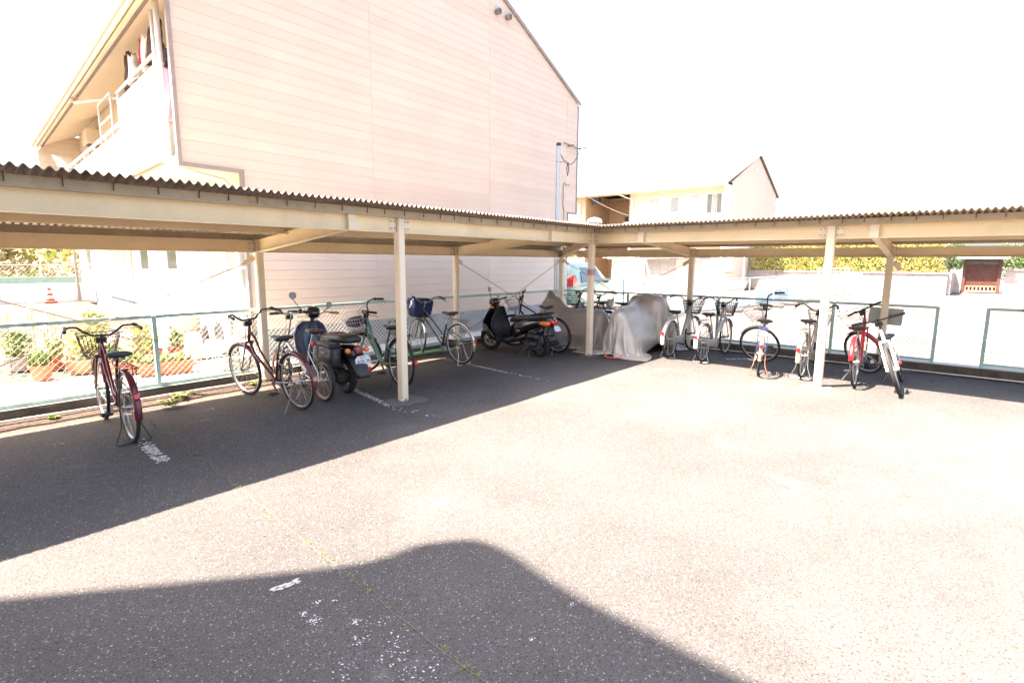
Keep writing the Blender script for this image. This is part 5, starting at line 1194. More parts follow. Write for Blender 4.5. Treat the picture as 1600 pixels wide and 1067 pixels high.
    # crank and pedals
    q = MB(); q.cyl(bb+Vector((0, -.048, 0)), bb+Vector((0, -.044, 0)), .085, 24); pa = R(pedal_a); d = Vector((math.cos(pa), 0, math.sin(pa)))*.165
    q.bar(bb+Vector((0, -.06, 0)), bb+d+Vector((0, -.075, 0)), .01, .022, (0, 1, 0)); q.bar(bb+Vector((0, .05, 0)), bb-d+Vector((0, .075, 0)), .01, .022, (0, 1, 0)); ck = q.build('crank', 'steel_dull', t)
    for s_, v in ((-1, d), (1, -d)):
        c = bb+v+Vector((0, s_*.125, 0)); q = MB()
        for dx in (-.035, .035): q.cbox(c+Vector((dx, 0, 0)), (.014, .09, .022), bev=.003)
        for dy in (-.04, 0, .04): q.cbox(c+Vector((0, dy, 0)), (.056, .010, .016))
        q.build('pedal', 'black_plastic', ck)
    if chain:
        q = MB(); q.loft([[(x, -.055-.012*k_, z_) for x, z_ in ((.0, Rw+.045), (.12, Rw+.05), (bb.x+.06, bb.z+.095), (bb.x+.105, bb.z+.02), (bb.x+.05, bb.z-.075), (.02, Rw-.05))] for k_ in (0, 1)]); q.build('chain_guard', chain, t)
    else:
        q = MB(); q.tube([(0, -.05, Rw+.035), (bb.x, -.046, bb.z+.085)], .004, 4); q.tube([(0, -.05, Rw-.035), (bb.x, -.046, bb.z-.085)], .004, 4); q.lathe([(.04, 0), (.04, .012), (.028, .014), (.028, .022)], (0, -.06, Rw), (0, 1, 0), 16); q.build('chain', 'steel_dull', t)
    if stand == 'double':
        q = MB(); P = []
        for s_ in (-1, 1): P.append([(0, s_*.07, Rw-.01), (-.03, s_*.075, Rw-.12), (-.05, s_*.085, .15), (-.085, s_*.14, .012)])
        q.tube(P[0]+[(-.09, -.12, .008), (-.075, 0, .010), (-.09, .12, .008)]+list(reversed(P[1])), .0065, 6); q.build('stand', standm, t, smooth=50)
    elif stand == 'side':
        q = MB(); zl_ = -math.sin(R(lean))*.2
        q.tube([(.0, .07, Rw-.02), (-.02, .12, Rw*.5), (-.05, .22, .01+.22*math.sin(R(lean)))], .007, 6); q.tube([(-.05, .22, .008+.22*math.sin(R(lean))), (-.08, .24, .008+.22*math.sin(R(lean)))], .009, 5); q.build('stand', standm, t, smooth=50)
    elif stand == 'mid':
        k_ = -1 if lean < -10 else 1; fy = k_*.20; q = MB(); q.tube([bb+Vector((-.03, k_*.03, -.01)), (bb.x-.10, k_*.13, .12+max(0, -fy*math.tan(R(-lean)))*.6), (bb.x-.12, fy, .012-fy*math.tan(R(-lean)))], .008, 6); q.build('stand', standm, t, smooth=50)
    return t, M0, Ms, (X, Z, cr_)
bicycle('burgundy city bicycle with black wire basket, leftmost, on a wide black stand', (-.73, -6.90, 0), 178, steer=-2, paint='paint_burgundy', guards='paint_burgundy', barm='black_plastic', basket=('black_plastic', .0022), rack='black_plastic', stand='double', standm='black_plastic', post_m='black_plastic', chain='black_plastic', pedal_a=15, saddle_h=.83, bar_h=1.02, frame='loop', reflector=(155, 'red_lens'), fork_m='paint_burgundy', saddle='grey_plastic', bw=.60, gw=.062)
bicycle('plum red city bicycle with wire basket and peach rear reflector, second from the left', (-.58, -5.30, 0), 184, steer=4, lean=4, L=1.14, paint='paint_plum', guards='paint_burgundy', barm='black_plastic', basket=('steel_dull', .0020), rack=None, stand='side', standm='steel_dull', post_m='steel_dull', chain=None, saddle_h=.84, bar_h=1.08, frame='loop', reflector=(168, 'peach_lens'), bw=.58, gw=.058)
bicycle('small wheeled silver folding bicycle with tan tyre walls between the plum bicycle and the moped', (-.70, -4.93, 0), 178, steer=3, lean=-2, Rw=.26, tr=.022, L=1.12, paint='paint_silver', tyre='tan_rubber', guards=None, bars='flat', rack=None, stand='mid', post_m='alloy', chain=None, saddle_h=.86, bar_h=1.02, frame='fold', reflector=None, saddle_red=True, saddle='seat_vinyl', bw=.56)
tg = bicycle('mint green city bicycle with open looped frame behind the front post', (-.58, -3.84, 0), 173, steer=52, L=1.14, paint='paint_teal', guards='black_plastic', barm='black_plastic', basket=('alloy', .0024), bfull=-.03, rack='black_plastic', stand='side', standm='black_plastic', post_m='black_plastic', chain='black_plastic', saddle_h=.82, bar_h=1.06, frame='u', reflector=(172, 'red_lens'), rguard=(20, 150), fguard=(60, 150))
tb = bicycle('black roadster bicycle with navy basket bag and silver mudguards beside the back post', (-1.16, -2.15, 0), 178, steer=-14, lean=2, Rw=.345, L=1.14, paint='paint_black', guards='chrome', barm='steel_dull', basket=('black_plastic', .002), rack='steel_dull', stand='double', post_m='chrome', chain='black_plastic', saddle_h=.86, bar_h=1.08, frame='straight', reflector=(168, 'red_lens'), saddle='seat_vinyl', rguard=(60, 195), bw=.55)
bicycle('dark mountain bicycle with faint wire basket leaning behind the black scooter', (-.60, -.16, 0), 176, steer=38, lean=5, Rw=.345, tr=.024, L=1.10, paint='paint_navy', guards=None, bars='flat', barm='black_plastic', basket=('steel_dull', .0018), rack=None, stand='side', post_m='steel_dull', chain=None, saddle_h=.88, bar_h=1.05, frame='diamond', reflector=(176, 'red_lens'), saddle='seat_vinyl', bw=.62)
bicycle('dark bicycle with wire basket parked in the back corner, left of the two', (-.55, 1.62, 0), 170, steer=12, paint='paint_black', guards='black_plastic', barm='black_plastic', basket=('black_plastic', .0022), rack='black_plastic', stand='double', standm='steel_dull', post_m='steel_dull', chain='black_plastic', saddle_h=.86, bar_h=1.08, frame='loop', reflector=None)
bicycle('dark bicycle with curved bars in the back corner, nearer the fence', (-.20, 1.98, 0), 176, steer=-20, paint='paint_black', guards='black_plastic', barm='black_plastic', basket=None, rack='black_plastic', stand='side', standm='steel_dull', post_m='steel_dull', chain='black_plastic', saddle_h=.84, bar_h=1.06, frame='loop', reflector=None)
bicycle('silver bicycle with dark mesh basket next to the silver motorcycle cover', (1.18, .84, 0), 91, steer=-4, paint='paint_silver', guards='paint_white', barm='black_plastic', basket=('black_plastic', .0040), rack='chrome', stand='double', chain='paint_silver', saddle_h=.83, bar_h=1.06, frame='v', reflector=(160, 'red_lens'), gw=.07)
bicycle('silver bicycle with black framed basket, second from the silver cover', (1.80, .80, 0), 89, steer=2, paint='paint_silver', guards='paint_white', barm='black_plastic', basket=('black_plastic', .0040), rack='chrome', stand='double', chain='paint_silver', saddle_h=.83, bar_h=1.06, frame='v', reflector=(160, 'red_lens'), gw=.07)
bicycle('blue and rusty bicycle with front wheel turned sideways and pale wire basket', (2.86, .26, 0), 104, steer=74, lean=-3, paint='paint_blue', guards='paint_champagne', barm='black_plastic', basket=('steel_dull', .0018), rack='paint_blue', stand='double', standm='rusty_steel', chain='rusty_steel', post_m='steel_dull', saddle_h=.84, bar_h=1.12, frame='loop', reflector=(155, 'red_lens'), fguard=(40, 120), saddle='seat_vinyl')
bicycle('champagne coloured bicycle with silver basket partly hidden by the front post', (3.41, .51, 0), 90, steer=0, paint='paint_champagne', guards='paint_champagne', barm='black_plastic', basket=('alloy', .0024), rack='paint_champagne', stand='double', chain='paint_champagne', saddle_h=.86, bar_h=1.04, frame='straight', reflector=(160, 'red_lens'), saddle='seat_vinyl', gw=.065)
bicycle('bright red bicycle with front wheel turned aside and long straight handlebar', (4.11, .36, 0), 90, steer=56, lean=4, Rw=.345, L=1.12, paint='paint_red', guards='paint_red', bars='flat', barm='black_plastic', basket=('alloy', .0016), rack=None, stand='mid', chain=None, post_m='alloy', saddle_h=.82, bar_h=1.02, frame='v', reflector=(165, 'red_lens'), rguard=(55, 170), fguard=(60, 185), saddle='seat_vinyl', bw=.60, gw=.06)
tw = bicycle('white suspension fork bicycle leaning over beside the red one, facing the car park', (4.58, 1.22, 0), -86, steer=0, lean=-20, Rw=.335, tr=.024, L=1.06, paint='paint_white', guards=None, bars='flat', barm='black_plastic', basket=None, rack=None, stand='mid', chain=None, post_m='alloy', saddle_h=.72, bar_h=1.0, frame='diamond', reflector=None, fork_m='paint_white', bw=.60, name='suspension_bicycle')
q = MB(); q.cbox((.93, .085, .40), (.05, .05, .05), bev=.015); q.build('clip_light', 'red_lens', tw[0])
# navy bag over the basket of the black roadster
M = tb[1] @ tb[2]; X, Z, _ = tb[3]
q = MB(); rings = []
for i, z_ in enumerate((-.27, -.26, -.20, -.1, 0, .045, .06)):
    k_ = (.55, .82, .95, 1.03, 1.08, 1.0, .7)[i]; rings.append([(X+.20+.175*k_*(abs(math.cos(a))**.5*(1 if math.cos(a) > 0 else -1))+.008*math.sin(j*2.3+i), .20*k_*(abs(math.sin(a))**.5*(1 if math.sin(a) > 0 else -1)), Z+z_+.008*math.sin(j*1.7+i)) for j, a in enumerate([2*math.pi*j/16 for j in range(16)])])
q.loft(rings); q.build('basket_bag', 'navy_cloth', smooth=True, mtx=M, label='navy blue bag cover over the basket of the black roadster', cat='bag')
q = MB(); q.torus((X+.12, .215, Z-.05), (.2, 1, .2), .055, .006, 22, 5); q.build('lock_ring', 'white_paint', smooth=True, mtx=M, label='white looped lock cable hanging on the navy bag', cat='lock')
# purple bundle and pink strap in the mint bicycle's basket
M = tg[1] @ tg[2]; X, Z, _ = tg[3]
q = MB(); q.blob((X+.19, 0, Z-.13), (.15, .13, .07), 14, 8, .22); q.build('folded_umbrella_bundle', 'purple_cloth', smooth=True, mtx=M, label='dark purple cloth bundle lying in the basket of the mint bicycle', cat='bundle')
q = MB(); q.tube([(X+.10, .13, Z-.08), (X+.08, .145, Z-.16), (X+.08, .14, Z-.24)], .014, 6, flat=.5); q.build('pink_strap', 'pink_cloth', smooth=True, mtx=M, label='bright pink strap hanging from the bundle in the mint bicycle basket', cat='strap')
MATS['pink_cloth']

# ------------------------------------------------------------------ scooters
def sring(x, yh, z0, z1, n=14, e=.6, dy=0, xo=None):
    out = []
    for j in range(n):
        a = 2*math.pi*j/n; c, s_ = math.cos(a), math.sin(a)
        out.append((x+(xo or 0)*s_, dy+yh*(abs(c)**e)*(1 if c > 0 else -1), (z0+z1)/2+(z1-z0)/2*(abs(s_)**e)*(1 if s_ > 0 else -1)))
    return out
def moto_wheel(t, c, Rw=.215, r=.045, steerM=None, rimm='alloy'):
    mt = Matrix.Translation(c); mt = (steerM @ mt) if steerM is not None else mt
    q = MB(); q.torus((0, 0, 0), (0, 1, 0), Rw-2*r+.004, .014, 30, 6, 2.2)
    for i in range(5):
        a = 2*math.pi*i/5; q.bar((.02*math.cos(a), 0, .02*math.sin(a)), ((Rw-2*r)*math.cos(a), 0, (Rw-2*r)*math.sin(a)), .03, .022, (0, 1, 0))
    q.cyl((0, -.05, 0), (0, .05, 0), .035, 14); w = q.build('wheel', rimm, t, smooth=35, mtx=mt)
    q = MB(); q.torus((0, 0, 0), (0, 1, 0), Rw-r, r, 40, 10, 1.05); q.build('tyre', 'black_rubber', w, smooth=True)
    q = MB()
    for i in range(40):
        a = 2*math.pi*i/40; q.cbox(((Rw-.001)*math.cos(a), .012*(1 if i % 2 else -1), (Rw-.001)*math.sin(a)), (.006, .028, .010), (0, -a, R(20)))
    q.build('tread', 'black_rubber', w, kind='stuff'); return w
def mirror(t, base, tip, r=.052, mtx=None, face=(-1, 0, .1)):
    q = MB(); q.tube([base, Vector(base).lerp(Vector(tip), .5)+Vector((.02, 0, 0)), tip], .006, 6); m_ = q.build('mirror_stalk', 'black_plastic', t, mtx=mtx)
    f_ = Vector(face).normalized(); c = Vector(tip)+Vector((0, 0, r*.9))
    q = MB(); q.lathe([(.001, -.022), (r*.7, -.018), (r, -.004), (r*1.03, .004), (r*.95, .006)], c, f_, 20); mo = q.build('mirror_shell', 'black_plastic', m_, smooth=40)
    q = MB(); q.lathe([(.001, .0075), (r*.93, .0075), (r*.93, .006)], c, f_, 20); q.build('mirror_glass', 'mirror_glass', m_); return m_
# black scooter
HC = R(181)
BS = thing('motor_scooter', 'black motor scooter with orange and red tail lamp in the middle of the left wing', 'scooter', (-.62, -.68, 0), HC)
St = Matrix.Translation((1.1, 0, .6)) @ Matrix.Rotation(R(16), 4, Vector((-.42, 0, .9))) @ Matrix.Translation((-1.1, 0, -.6))
moto_wheel(BS, (1.20, 0, .212), steerM=St); moto_wheel(BS, (0, 0, .212), rimm='steel_dull')
q = MB(); q.loft([sring(1.12, .06, .33, .44), sring(1.20, .065, .40, .455), sring(1.30, .06, .38, .44), sring(1.38, .045, .30, .36)]); q.build('front_fender', 'black_gloss', BS, smooth=True, mtx=St)
q = MB()
for s_ in (-1, 1): q.tube([(1.12, s_*.062, .5), (1.16, s_*.07, .36), (1.20, s_*.065, .212)], .018, 7)
q.build('fork', 'steel_dull', BS, mtx=St)
q = MB(); q.loft([sring(1.05, .05, .86, .93), sring(1.07, .11, .78, .91), sring(1.12, .19, .64, .80, xo=-.03), sring(1.18, .24, .46, .64, xo=-.03), sring(1.15, .24, .34, .52, xo=-.04), sring(1.04, .20, .24, .42, xo=-.04), sring(.94, .16, .19, .33)]); q.build('front_cowl', 'black_gloss', BS, smooth=True)
q = MB(); rings = []
for z_, w, x in ((.20, .17, .72), (.27, .21, .84), (.38, .255, .95), (.52, .265, 1.02), (.64, .21, 1.03), (.74, .14, 1.01), (.86, .07, 1.0)):
    cs = [w*math.cos(math.pi*j/12) for j in range(13)]
    rings.append([(x-.10*(abs(c)/w)**3, c, z_) for c in cs]+[(x+.04-.10*(abs(c)/w)**3, c*.97, z_) for c in reversed(cs)])
q.loft(rings); q.build('leg_shield', 'black_matte', BS, smooth=50)
q = MB(); q.loft([sring(1.04, .13, .21, .33), sring(.85, .165, .19, .30), sring(.62, .17, .20, .31), sring(.5, .16, .22, .38)]); q.build('floor_board', 'black_matte', BS, smooth=True)
q = MB(); q.loft([sring(.58, .13, .26, .56), sring(.45, .17, .32, .64), sring(.25, .18, .44, .68), sring(.02, .165, .52, .71), sring(-.18, .13, .58, .73), sring(-.30, .08, .63, .73)]); q.build('rear_cowl', 'black_gloss', BS, smooth=True)
q = MB(); q.loft([sring(.62, .10, .58, .66), sring(.50, .135, .60, .725), sring(.2, .145, .64, .755), sring(-.05, .14, .67, .79), sring(-.2, .10, .70, .78)]); q.build('seat', 'seat_vinyl', BS, smooth=True)
q = MB(); q.loft([sring(.58, .155, .20, .28), sring(.35, .185, .25, .39), sring(.12, .17, .36, .46), sring(.0, .12, .43, .49)]); q.build('side_skirt', 'black_gloss', BS, smooth=True)
q = MB(); q.tube([(.1, -.15, .76), (-.1, -.12, .80), (-.26, -.08, .80), (-.26, .08, .80), (-.1, .12, .80), (.1, .15, .76)], .011, 7); q.build('grab_rail', 'black_plastic', BS, smooth=True)
q = MB(); q.loft([sring(-.22, .10, .62, .72), sring(-.30, .085, .60, .70), sring(-.34, .05, .61, .68)]); tl = q.build('tail_lamp', 'red_lens', BS, smooth=True)
for s_ in (-1, 1):
    q = MB(); q.loft([sring(-.10, .02, .60, .65, dy=s_*.155), sring(-.19, .04, .585, .665, dy=s_*.13), sring(-.28, .03, .59, .655, dy=s_*.092)]); q.build('turn_signal', 'orange_lens', BS, smooth=True)
q = MB(); q.loft([sring(-.24, .09, .50, .60), sring(-.33, .08, .44, .52), sring(-.50, .07, .25, .30), sring(-.52, .065, .24, .27)]); q.build('rear_fender', 'grey_plastic', BS, smooth=True)
def plate(t, M_, w, h, lines, name='number_plate'):
    q = MB(); b = .018; q.loft([[(x, y, z_) for x, y in ((-w/2+b, -h/2), (w/2-b, -h/2), (w/2, -h/2+b), (w/2, h/2-b*2), (w/2-b*2, h/2), (-w/2+b*2, h/2), (-w/2, h/2-b*2), (-w/2, -h/2+b))] for z_ in (-.0015, .0015)])
    p_ = q.build(name, 'plate_white', t, mtx=M_)
    for txt, x, y, s_, m_ in lines:
        me = text_mesh(txt, s_, m_, 'plate_lettering', .0006); o = obj('plate_lettering', me, p_, Matrix.Translation((x, y, .0022)))
    return p_
def back_mtx(x, y, z, tilt=0, roll=0):     # a plate facing the rear (-x), leaning forward by tilt
    return Matrix.Translation((x, y, z)) @ Matrix(((0, 0, -1), (-1, 0, 0), (0, 1, 0))).to_4x4() @ Matrix.Rotation(R(roll), 4, 'Z') @ Matrix.Rotation(R(-tilt), 4, 'X')
plate(BS, back_mtx(-.375, 0, .54, 28), .18, .105, [('\u00b7\u00b7', .03, .033, .02, 'plate_ink'), ('L\u2009-', -.05, -.005, .05, 'plate_ink'), ('-\u2009-', .04, -.012, .045, 'steel_dull')])
q = MB(); q.cbox((.05, .14, .20), (.34, .12, .14), bev=.03); q.cyl((.05, .19, .25), (-.08, .19, .24), .055, 12); q.cyl((.22, -.08, .26), (.40, .08, .26), .06, 12); q.cbox((.2, .02, .28), (.3, .2, .16), bev=.03); q.build('engine', 'engine_dark', BS, smooth=30)
q = MB(); q.tube([(.2, .15, .36), (.05, .17, .38), (-.10, .165, .36)], [.05, .075, .06], 12); q.build('air_box', 'black_plastic', BS, smooth=True)
q = MB(); q.cbox((-.14, .17, .33), (.11, .02, .13), (0, R(12), 0), bev=.008); q.build('mud_flap', 'grey_plastic', BS)
q = MB(); q.tube([(.15, -.13, .2), (-.05, -.16, .2), (-.28, -.17, .27)], [.03, .055, .05], 12); q.build('muffler', 'engine_dark', BS, smooth=True)
q = MB()
for s_ in (-1, 1): q.tube([(.20, s_*.06, .14), (.16, s_*.12, .012), (.13, s_*.14, .008)], .009, 6)
q.build('stand', 'steel_dull', BS)
q = MB(); q.tube([(.1, .215, .2), (.22, .22, .12), (.30, .235, .03)], .008, 6); q.build('kick_lever', 'steel_dull', BS)
me = text_mesh('Dio', .055, 'alloy', 'emblem', .001); obj('emblem', me, BS, Matrix.Translation((.36, .185, .46)) @ Matrix.Rotation(R(180), 4, 'Z') @ Matrix.Rotation(R(90), 4, 'X') @ Matrix.Rotation(R(12), 4, 'Z'))
hb = MB(); hb.loft([sring(1.14, .045, .90, .99), sring(1.10, .095, .87, 1.02), sring(1.02, .11, .88, 1.02), sring(.97, .07, .91, .99)]); hc = hb.build('handlebar_cowl', 'black_gloss', BS, smooth=True, mtx=St)
q = MB(); q.lathe([(.075, 0), (.07, .03), (.045, .05), (.001, .055)], (1.11, 0, .94), (1, 0, -.15), 18); q.build('head_lamp', 'glass_mid', hc, smooth=40)
for s_ in (-1, 1):
    q = MB(); q.tube([(1.02, s_*.08, .96), (1.0, s_*.18, .97), (.965, s_*.32, .97)], [.014, .016, .017], 8); q.tube([(1.03, s_*.14, .97), (1.05, s_*.22, .965), (1.02, s_*.31, .965)], .006, 5); q.build('grip', 'black_plastic', hc, smooth=40)
    q = MB(); q.blob((1.06, s_*.13, .86), (.05, .035, .025), 10, 6); q.build('turn_signal', 'orange_lens', BS, smooth=True, mtx=St)
mirror(BS, (1.02, .14, .98), (1.04, .20, 1.17), mtx=St)

# blue moped seen from behind
HM = R(174)
BM = thing('moped', 'navy blue moped with number plate and black side bag seen from behind', 'moped', (-.86, -4.50, 0), HM)
St = Matrix.Translation((1.05, 0, .6)) @ Matrix.Rotation(R(-10), 4, Vector((-.42, 0, .9))) @ Matrix.Translation((-1.05, 0, -.6))
moto_wheel(BM, (1.18, 0, .235), Rw=.235, steerM=St); moto_wheel(BM, (0, 0, .235), Rw=.235, rimm='steel_dull')
q = MB(); q.loft([sring(1.06, .07, .40, .46), sring(1.18, .075, .46, .50), sring(1.32, .07, .40, .45), sring(1.42, .05, .28, .33)]); q.build('front_fender', 'paint_navy', BM, smooth=True, mtx=St)
q = MB()
rings = []
for z_, w, x in ((.22, .10, .88), (.27, .17, .90), (.38, .22, .95), (.52, .245, 1.0), (.68, .24, 1.03), (.80, .19, 1.04), (.86, .11, 1.03)):
    rings.append([(x+.05*math.cos(math.pi*j/12)*0-.07*(1-(abs(w*math.cos(math.pi*j/12))/w)**2), w*math.cos(math.pi*j/12), z_) for j in range(13)]+[(x+.03-.07*(1-(abs(w*math.cos(math.pi*j/12))/w)**2)+.02, w*.98*math.cos(math.pi*j/12), z_) for j in range(12, -1, -1)])
q.loft(rings); q.build('leg_shield', 'paint_navy', BM, smooth=50)
q = MB(); q.box(.875, .89, -.05, .06, .50, .56); q.build('sticker', 'steel_dull', BM)
q = MB(); q.cbox((.72, 0, .245), (.42, .30, .05), bev=.015); q.build('floor_board', 'grey_plastic', BM)
q = MB(); q.loft([sring(.56, .10, .24, .48), sring(.42, .15, .30, .60), sring(.2, .165, .40, .62), sring(0, .16, .46, .64), sring(-.2, .13, .48, .63), sring(-.32, .08, .49, .60)]); q.build('rear_body', 'black_gloss', BM, smooth=True)
q = MB(); q.loft([sring(.56, .09, .60, .66), sring(.45, .13, .62, .74), sring(.2, .15, .64, .77), sring(-.05, .145, .66, .78), sring(-.24, .10, .68, .76)]); q.build('seat', 'seat_vinyl', BM, smooth=True)
q = MB(); q.loft([sring(.36, .09, .735, .768), sring(.2, .11, .74, .776), sring(.08, .07, .75, .776)]); q.build('seat_patch', 'vinyl_brown', BM, smooth=True)
q = MB(); q.loft([sring(-.22, .08, .44, .56), sring(-.34, .10, .40, .47), sring(-.44, .10, .30, .38), sring(-.50, .075, .28, .33)]); q.build('rear_fender', 'grey_plastic', BM, smooth=True)
q = MB(); q.lathe([(.055, 0), (.06, .02), (.05, .045), (.001, .055)], (-.31, -.01, .60), (-1, 0, .05), 20); q.build('tail_lamp', 'dark_red_lens', BM, smooth=40)
for s_ in (-1, 1):
    q = MB(); q.lathe([(.032, 0), (.036, .015), (.03, .035), (.001, .042)], (-.29, s_*.125, .60), (-1, 0, .05), 18); so = q.build('turn_signal', 'orange_lens', BM, smooth=40)
    q = MB(); q.cyl((-.28, s_*.125, .60), (-.24, s_*.06, .60), .012, 8); q.build('signal_stalk', 'black_plastic', so)
plate(BM, back_mtx(-.365, -.045, .475, 12, 4), .205, .118, [('\u798f\u5c71\u5e02', 0, .038, .022, 'plate_ink'), ('\u304d', -.077, -.014, .028, 'plate_ink'), ('628', -.03, -.014, .062, 'plate_ink'), ('36', .065, -.014, .062, 'plate_ink')])
q = MB(); q.box(-.368, -.364, .045, .09, .45, .52); 
q = MB(); q.cbox((-.455, -.075, .37), (.014, .05, .038), bev=.004); q.build('reflector', 'red_lens', BM)
q = MB(); q.cyl((-.46, .02, .34), (-.50, .02, .30), .02, 8); q.build('fender_tip', 'grey_plastic', BM)
q = MB(); q.cbox((.06, .08, .24), (.36, .18, .18), bev=.04); q.cyl((.12, .18, .28), (-.06, .18, .24), .06, 12); q.build('engine', 'engine_dark', BM, smooth=30)
q = MB(); q.tube([(.15, -.13, .22), (-.05, -.16, .22), (-.26, -.17, .30)], [.03, .05, .045], 12); q.build('muffler', 'engine_dark', BM, smooth=True)
q = MB()
for s_ in (-1, 1): q.tube([(.18, s_*.06, .14), (.15, s_*.13, .01)], .01, 6)
q.build('stand', 'steel_dull', BM)
SB_ = thing('side_bag', 'black pannier bag with two white stripes hung on the left side of the moped', 'bag', mtx=Matrix.Translation((-.86, -4.50, 0)) @ Matrix.Rotation(HM, 4, 'Z'))
q = MB(); q.loft([sring(.32, .055, .40, .60, dy=.24, e=.4), sring(.26, .075, .38, .64, dy=.24, e=.4), sring(0, .08, .38, .66, dy=.24, e=.4), sring(-.20, .075, .39, .65, dy=.24, e=.4), sring(-.25, .05, .42, .61, dy=.24, e=.4)]); q.build('bag_body', 'seat_vinyl', SB_, smooth=True)
q = MB(); q.cbox((0, .24, .665), (.46, .17, .05), bev=.02); q.build('bag_flap', 'black_plastic', SB_)
for x in (.13, .17):
    q = MB(); q.tube([(x, .30, .66), (x, .324, .60), (x, .325, .44), (x, .30, .385)], .007, 5, flat=.4); q.build('white_stripe', 'paint_line', SB_)
q = MB(); q.cbox((-.04, .324, .575), (.12, .006, .014)); q.cbox((-.10, .324, .47), (.03, .006, .022)); q.build('piping_mark', 'paint_line', SB_)
q = MB(); q.cyl((.30, .24, .5), (.36, .20, .52), .05, 10); q.build('side_pocket', 'black_plastic', SB_)
q = MB(); q.tube([(.52, -.03, .55), (.52, -.01, .80), (.56, 0, .86)], .02, 8)
hb = MB(); hb.loft([sring(.90, .06, .93, 1.0), sring(.96, .095, .90, 1.06), sring(1.04, .10, .89, 1.07), sring(1.12, .085, .90, 1.04), sring(1.15, .05, .92, 1.0)]); hm = hb.build('headlight_shell', 'black_gloss', BM, smooth=True, mtx=St)
q = MB(); q.tube([(1.06, 0, .55), (1.0, 0, .92)], .03, 10); q.build('steering_column', 'grey_plastic', BM, mtx=St)
for s_ in (-1, 1):
    q = MB(); q.tube([(.98, s_*.07, .95), (.96, s_*.16, .99), (.93, s_*.22, .99)], .012, 8); q.build('bar_end', 'chrome', hm)
    q = MB(); q.tube([(.93, s_*.22, .99), (.89, s_*.34, .985)], [.018, .019], 8); q.build('grip', 'wood_pale' if s_ < 0 else 'black_plastic', hm, smooth=40)
    q = MB(); q.tube([(.96, s_*.2, .985), (.96, s_*.28, .98), (.93, s_*.36, .975)], .006, 5); q.build('brake_lever', 'alloy', hm)
mirror(BM, (.95, .15, 1.0), (1.0, .27, 1.16), .048, St); mirror(BM, (.95, -.15, 1.0), (.97, -.22, 1.06), .040, St)
q = MB()
for i in range(9): q.tube([(1.2, -.16+.04*i, .90), (1.22, -.15+.0375*i, .68)], .003, 4); q.tube([(1.42, -.16+.04*i, .90), (1.38, -.15+.0375*i, .68)], .003, 4)
for z_ in (.90, .82, .75, .68): q.tube([(1.2, -.16, z_), (1.42, -.16, z_), (1.42, .16, z_), (1.2, .16, z_)], .0035, 4, closed=True)
q.build('front_basket', 'chrome', BM, mtx=St)

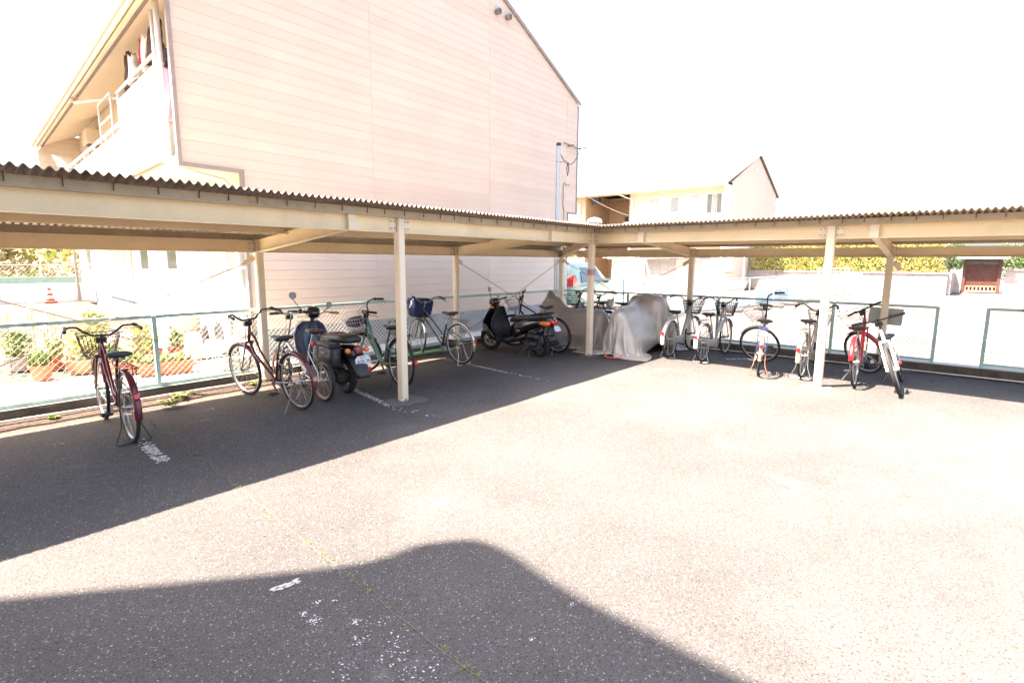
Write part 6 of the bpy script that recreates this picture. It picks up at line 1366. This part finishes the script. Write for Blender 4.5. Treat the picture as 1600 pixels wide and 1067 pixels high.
# ------------------------------------------------------------------ motorcycle covers: cloth draped by a small particle solver
def drape(caps, x0, x1, half, top, seed, h=.036, steps=210, iters=8, tuck=.0, pins=()):
    rg = np.random.RandomState(seed); nx = int((x1-x0)/h)+1; ny = int(2*half/h)+1
    X, Y = np.meshgrid(x0+h*np.arange(nx), -half+h*np.arange(ny), indexing='ij')
    P = np.stack([X, Y, np.full_like(X, top)+rg.uniform(-.012, .012, X.shape)], -1); V = np.zeros_like(P); A = [np.array(c[0], float) for c in caps]; B = [np.array(c[1], float) for c in caps]; Rr = [c[2] for c in caps]
    # corners gathered a little so that the hem hangs rather than flares
    dt = .018
    pin = [(tuple(np.unravel_index(((X-p_[0])**2+(Y-p_[1])**2).argmin(), X.shape)), np.array(p_, float)) for p_ in pins]
    def con(s1, s2, L, k_):
        a, b = Q[s1], Q[s2]; d = b-a; n_ = np.linalg.norm(d, axis=-1, keepdims=True)+1e-9; c = d*(.5*k_*(n_-L)/n_); Q[s1] += c; Q[s2] -= c
    S_ = slice
    cons = []
    for o in (0, 1):
        cons.append(((S_(o, nx-1, 2), S_(None)), (S_(o+1, nx, 2), S_(None)), h*1.11, 1)); cons.append(((S_(None), S_(o, ny-1, 2)), (S_(None), S_(o+1, ny, 2)), h*1.05, 1))
    for o in (0, 1):
        n1 = len(range(o, nx-1, 2)); cons.append(((S_(o, o+2*n1, 2), S_(0, ny-1)), (S_(o+1, o+1+2*n1, 2), S_(1, ny)), h*1.414, .5)); cons.append(((S_(o, o+2*n1, 2), S_(1, ny)), (S_(o+1, o+1+2*n1, 2), S_(0, ny-1)), h*1.414, .5))
    bend = []
    for o in (0, 1, 2, 3):
        m1 = len(range(o, nx-2, 4)); m2 = len(range(o, ny-2, 4)); bend.append(((S_(o, nx-2, 4), S_(None)), (S_(o+2, nx, 4), S_(None)), 2*h, .02)); bend.append(((S_(None), S_(o, ny-2, 4)), (S_(None), S_(o+2, ny, 4)), 2*h, .02))
    for st_ in range(steps):
        V[..., 2] -= 9.8*dt; V *= .86; Q = P+V*dt
        for it in range(iters):
            for s1, s2, L, k_ in cons:
                a, b = Q[s1], Q[s2]
                d = b-a; n_ = np.sqrt((d*d).sum(-1, keepdims=True))+1e-9; c = d*(.5*k_*(n_-L)/n_); Q[s1] = a+c; Q[s2] = b-c
            if it % 3 == 0:
                for s1, s2, L, k_ in bend:
                    a, b = Q[s1], Q[s2]; d = b-a; n_ = np.sqrt((d*d).sum(-1, keepdims=True))+1e-9; c = d*(.5*k_*(n_-L)/n_); Q[s1] = a+c; Q[s2] = b-c
            if True:
                for a, b, r in zip(A, B, Rr):
                    ab = b-a; t_ = np.clip(((Q-a)@ab)/(ab@ab+1e-9), 0, 1)[..., None]; c = Q-(a+t_*ab); n_ = np.sqrt((c*c).sum(-1, keepdims=True))+1e-9
                    Q = np.where(n_ < r, a+t_*ab+c/n_*r, Q)
                Q[..., 2] = np.maximum(Q[..., 2], .012)
                for ix, p_ in pin: Q[ix] = p_
        V = (Q-P)/dt
        hit = (Q[..., 2] < .02)[..., None]; V = np.where(hit, V*.3, V)
        for a, b, r in zip(A, B, Rr):
            ab = b-a; t_ = np.clip(((Q-a)@ab)/(ab@ab+1e-9), 0, 1)[..., None]; n_ = np.linalg.norm(Q-(a+t_*ab), axis=-1, keepdims=True); V = np.where(n_ < r+.006, V*.55, V)
        if tuck:   # the elastic hem draws the skirt in
            e = np.zeros((nx, ny, 1)); e[0] = e[-1] = 1; e[:, 0] = e[:, -1] = 1; low = (Q[..., 2:3] < .45)
            V[..., 1:2] -= e*low*np.sign(Q[..., 1:2])*tuck*(np.abs(Q[..., 1:2]) > .18); V[..., 0:1] -= e*low*np.sign(Q[..., 0:1]-(x0+x1)/2)*tuck*(np.abs(Q[..., 0:1]-(x0+x1)/2) > .62)
        P = Q
    return P
def cover(name, label, loc, rz, caps, x0, x1, half, m, seed, tuck=.05, top=1.5, pins=()):
    P = drape(caps, x0, x1, half, top, seed, tuck=tuck, pins=pins); q = MB(); q.sheet([[tuple(p) for p in r] for r in P]); me = q.mesh(name, m, True)
    o = obj(name, me, None, Matrix.Translation(loc) @ Matrix.Rotation(rz, 4, 'Z'), label=label, cat='motorcycle cover', group='motorcycle covers')
    sb_ = o.modifiers.new('sub', 'SUBSURF'); sb_.levels = 1; sb_.render_levels = 1
    so = o.modifiers.new('thick', 'SOLIDIFY'); so.thickness = .004; return o
# near silver cover: local x runs away from the camera, local y to the left in the picture
cover('motorcycle_cover', 'silver-grey motorcycle cover with orange hem, beside the silver bicycle', (.34, .42, 0), R(85),
      [((.12, 0, .30), (.12, 0, .52), .20), ((.10, 0, .66), (.42, 0, .70), .20), ((.4, 0, .60), (.85, 0, .62), .22), ((.15, -.1, .25), (.9, -.1, .25), .26), ((.15, .1, .25), (.9, .1, .25), .26), ((1.0, -.22, .90), (1.0, .22, .90), .17), ((1.05, -.36, 1.0), (1.05, .36, 1.0), .045), ((1.12, -.36, 1.0), (1.17, -.40, 1.15), .045), ((1.1, .2, .5), (1.1, -.2, .5), .24), ((1.4, 0, .26), (1.4, 0, .3), .24), ((.85, 0, .72), (.98, 0, .95), .16)], -.54, 2.2, 1.04, 'silver_cover', 4, tuck=.12, top=1.24, pins=((1.17, -.40, 1.20),))
mb = MB(); P = [(.28, .07, .06), (.36, .0, .02), (.48, -.03, .018), (.60, .0, .03), (.66, .06, .09)]
mb.tube(P, .020, 7, flat=.45); mb.build('orange_hem', 'orange_cloth', smooth=True, label='orange hem showing under the near end of the silver-grey cover', cat='hem')
cover('motorcycle_cover', 'taupe motorcycle cover rising to a tall spike behind the mountain bicycle', (-.18, .80, 0), R(180),
      [((.12, 0, .28), (.12, 0, .45), .22), ((.10, 0, .62), (.75, 0, .60), .16), ((.15, -.1, .25), (.9, -.1, .25), .22), ((.15, .1, .25), (.9, .1, .25), .22), ((1.15, -.26, .93), (1.15, .26, .93), .06), ((1.2, .10, .9), (1.33, .03, 1.26), .045), ((1.12, .15, .55), (1.12, -.15, .55), .2), ((1.42, 0, .26), (1.42, 0, .3), .22), ((1.31, .03, 1.16), (1.05, .02, .86), .085), ((1.34, .03, 1.14), (1.44, 0, .7), .085), ((1.31, .03, 1.1), (1.25, 0, .8), .14)], -.30, 2.45, .98, 'taupe_cover', 9, tuck=.12, top=1.34, pins=((1.33, .03, 1.31),))
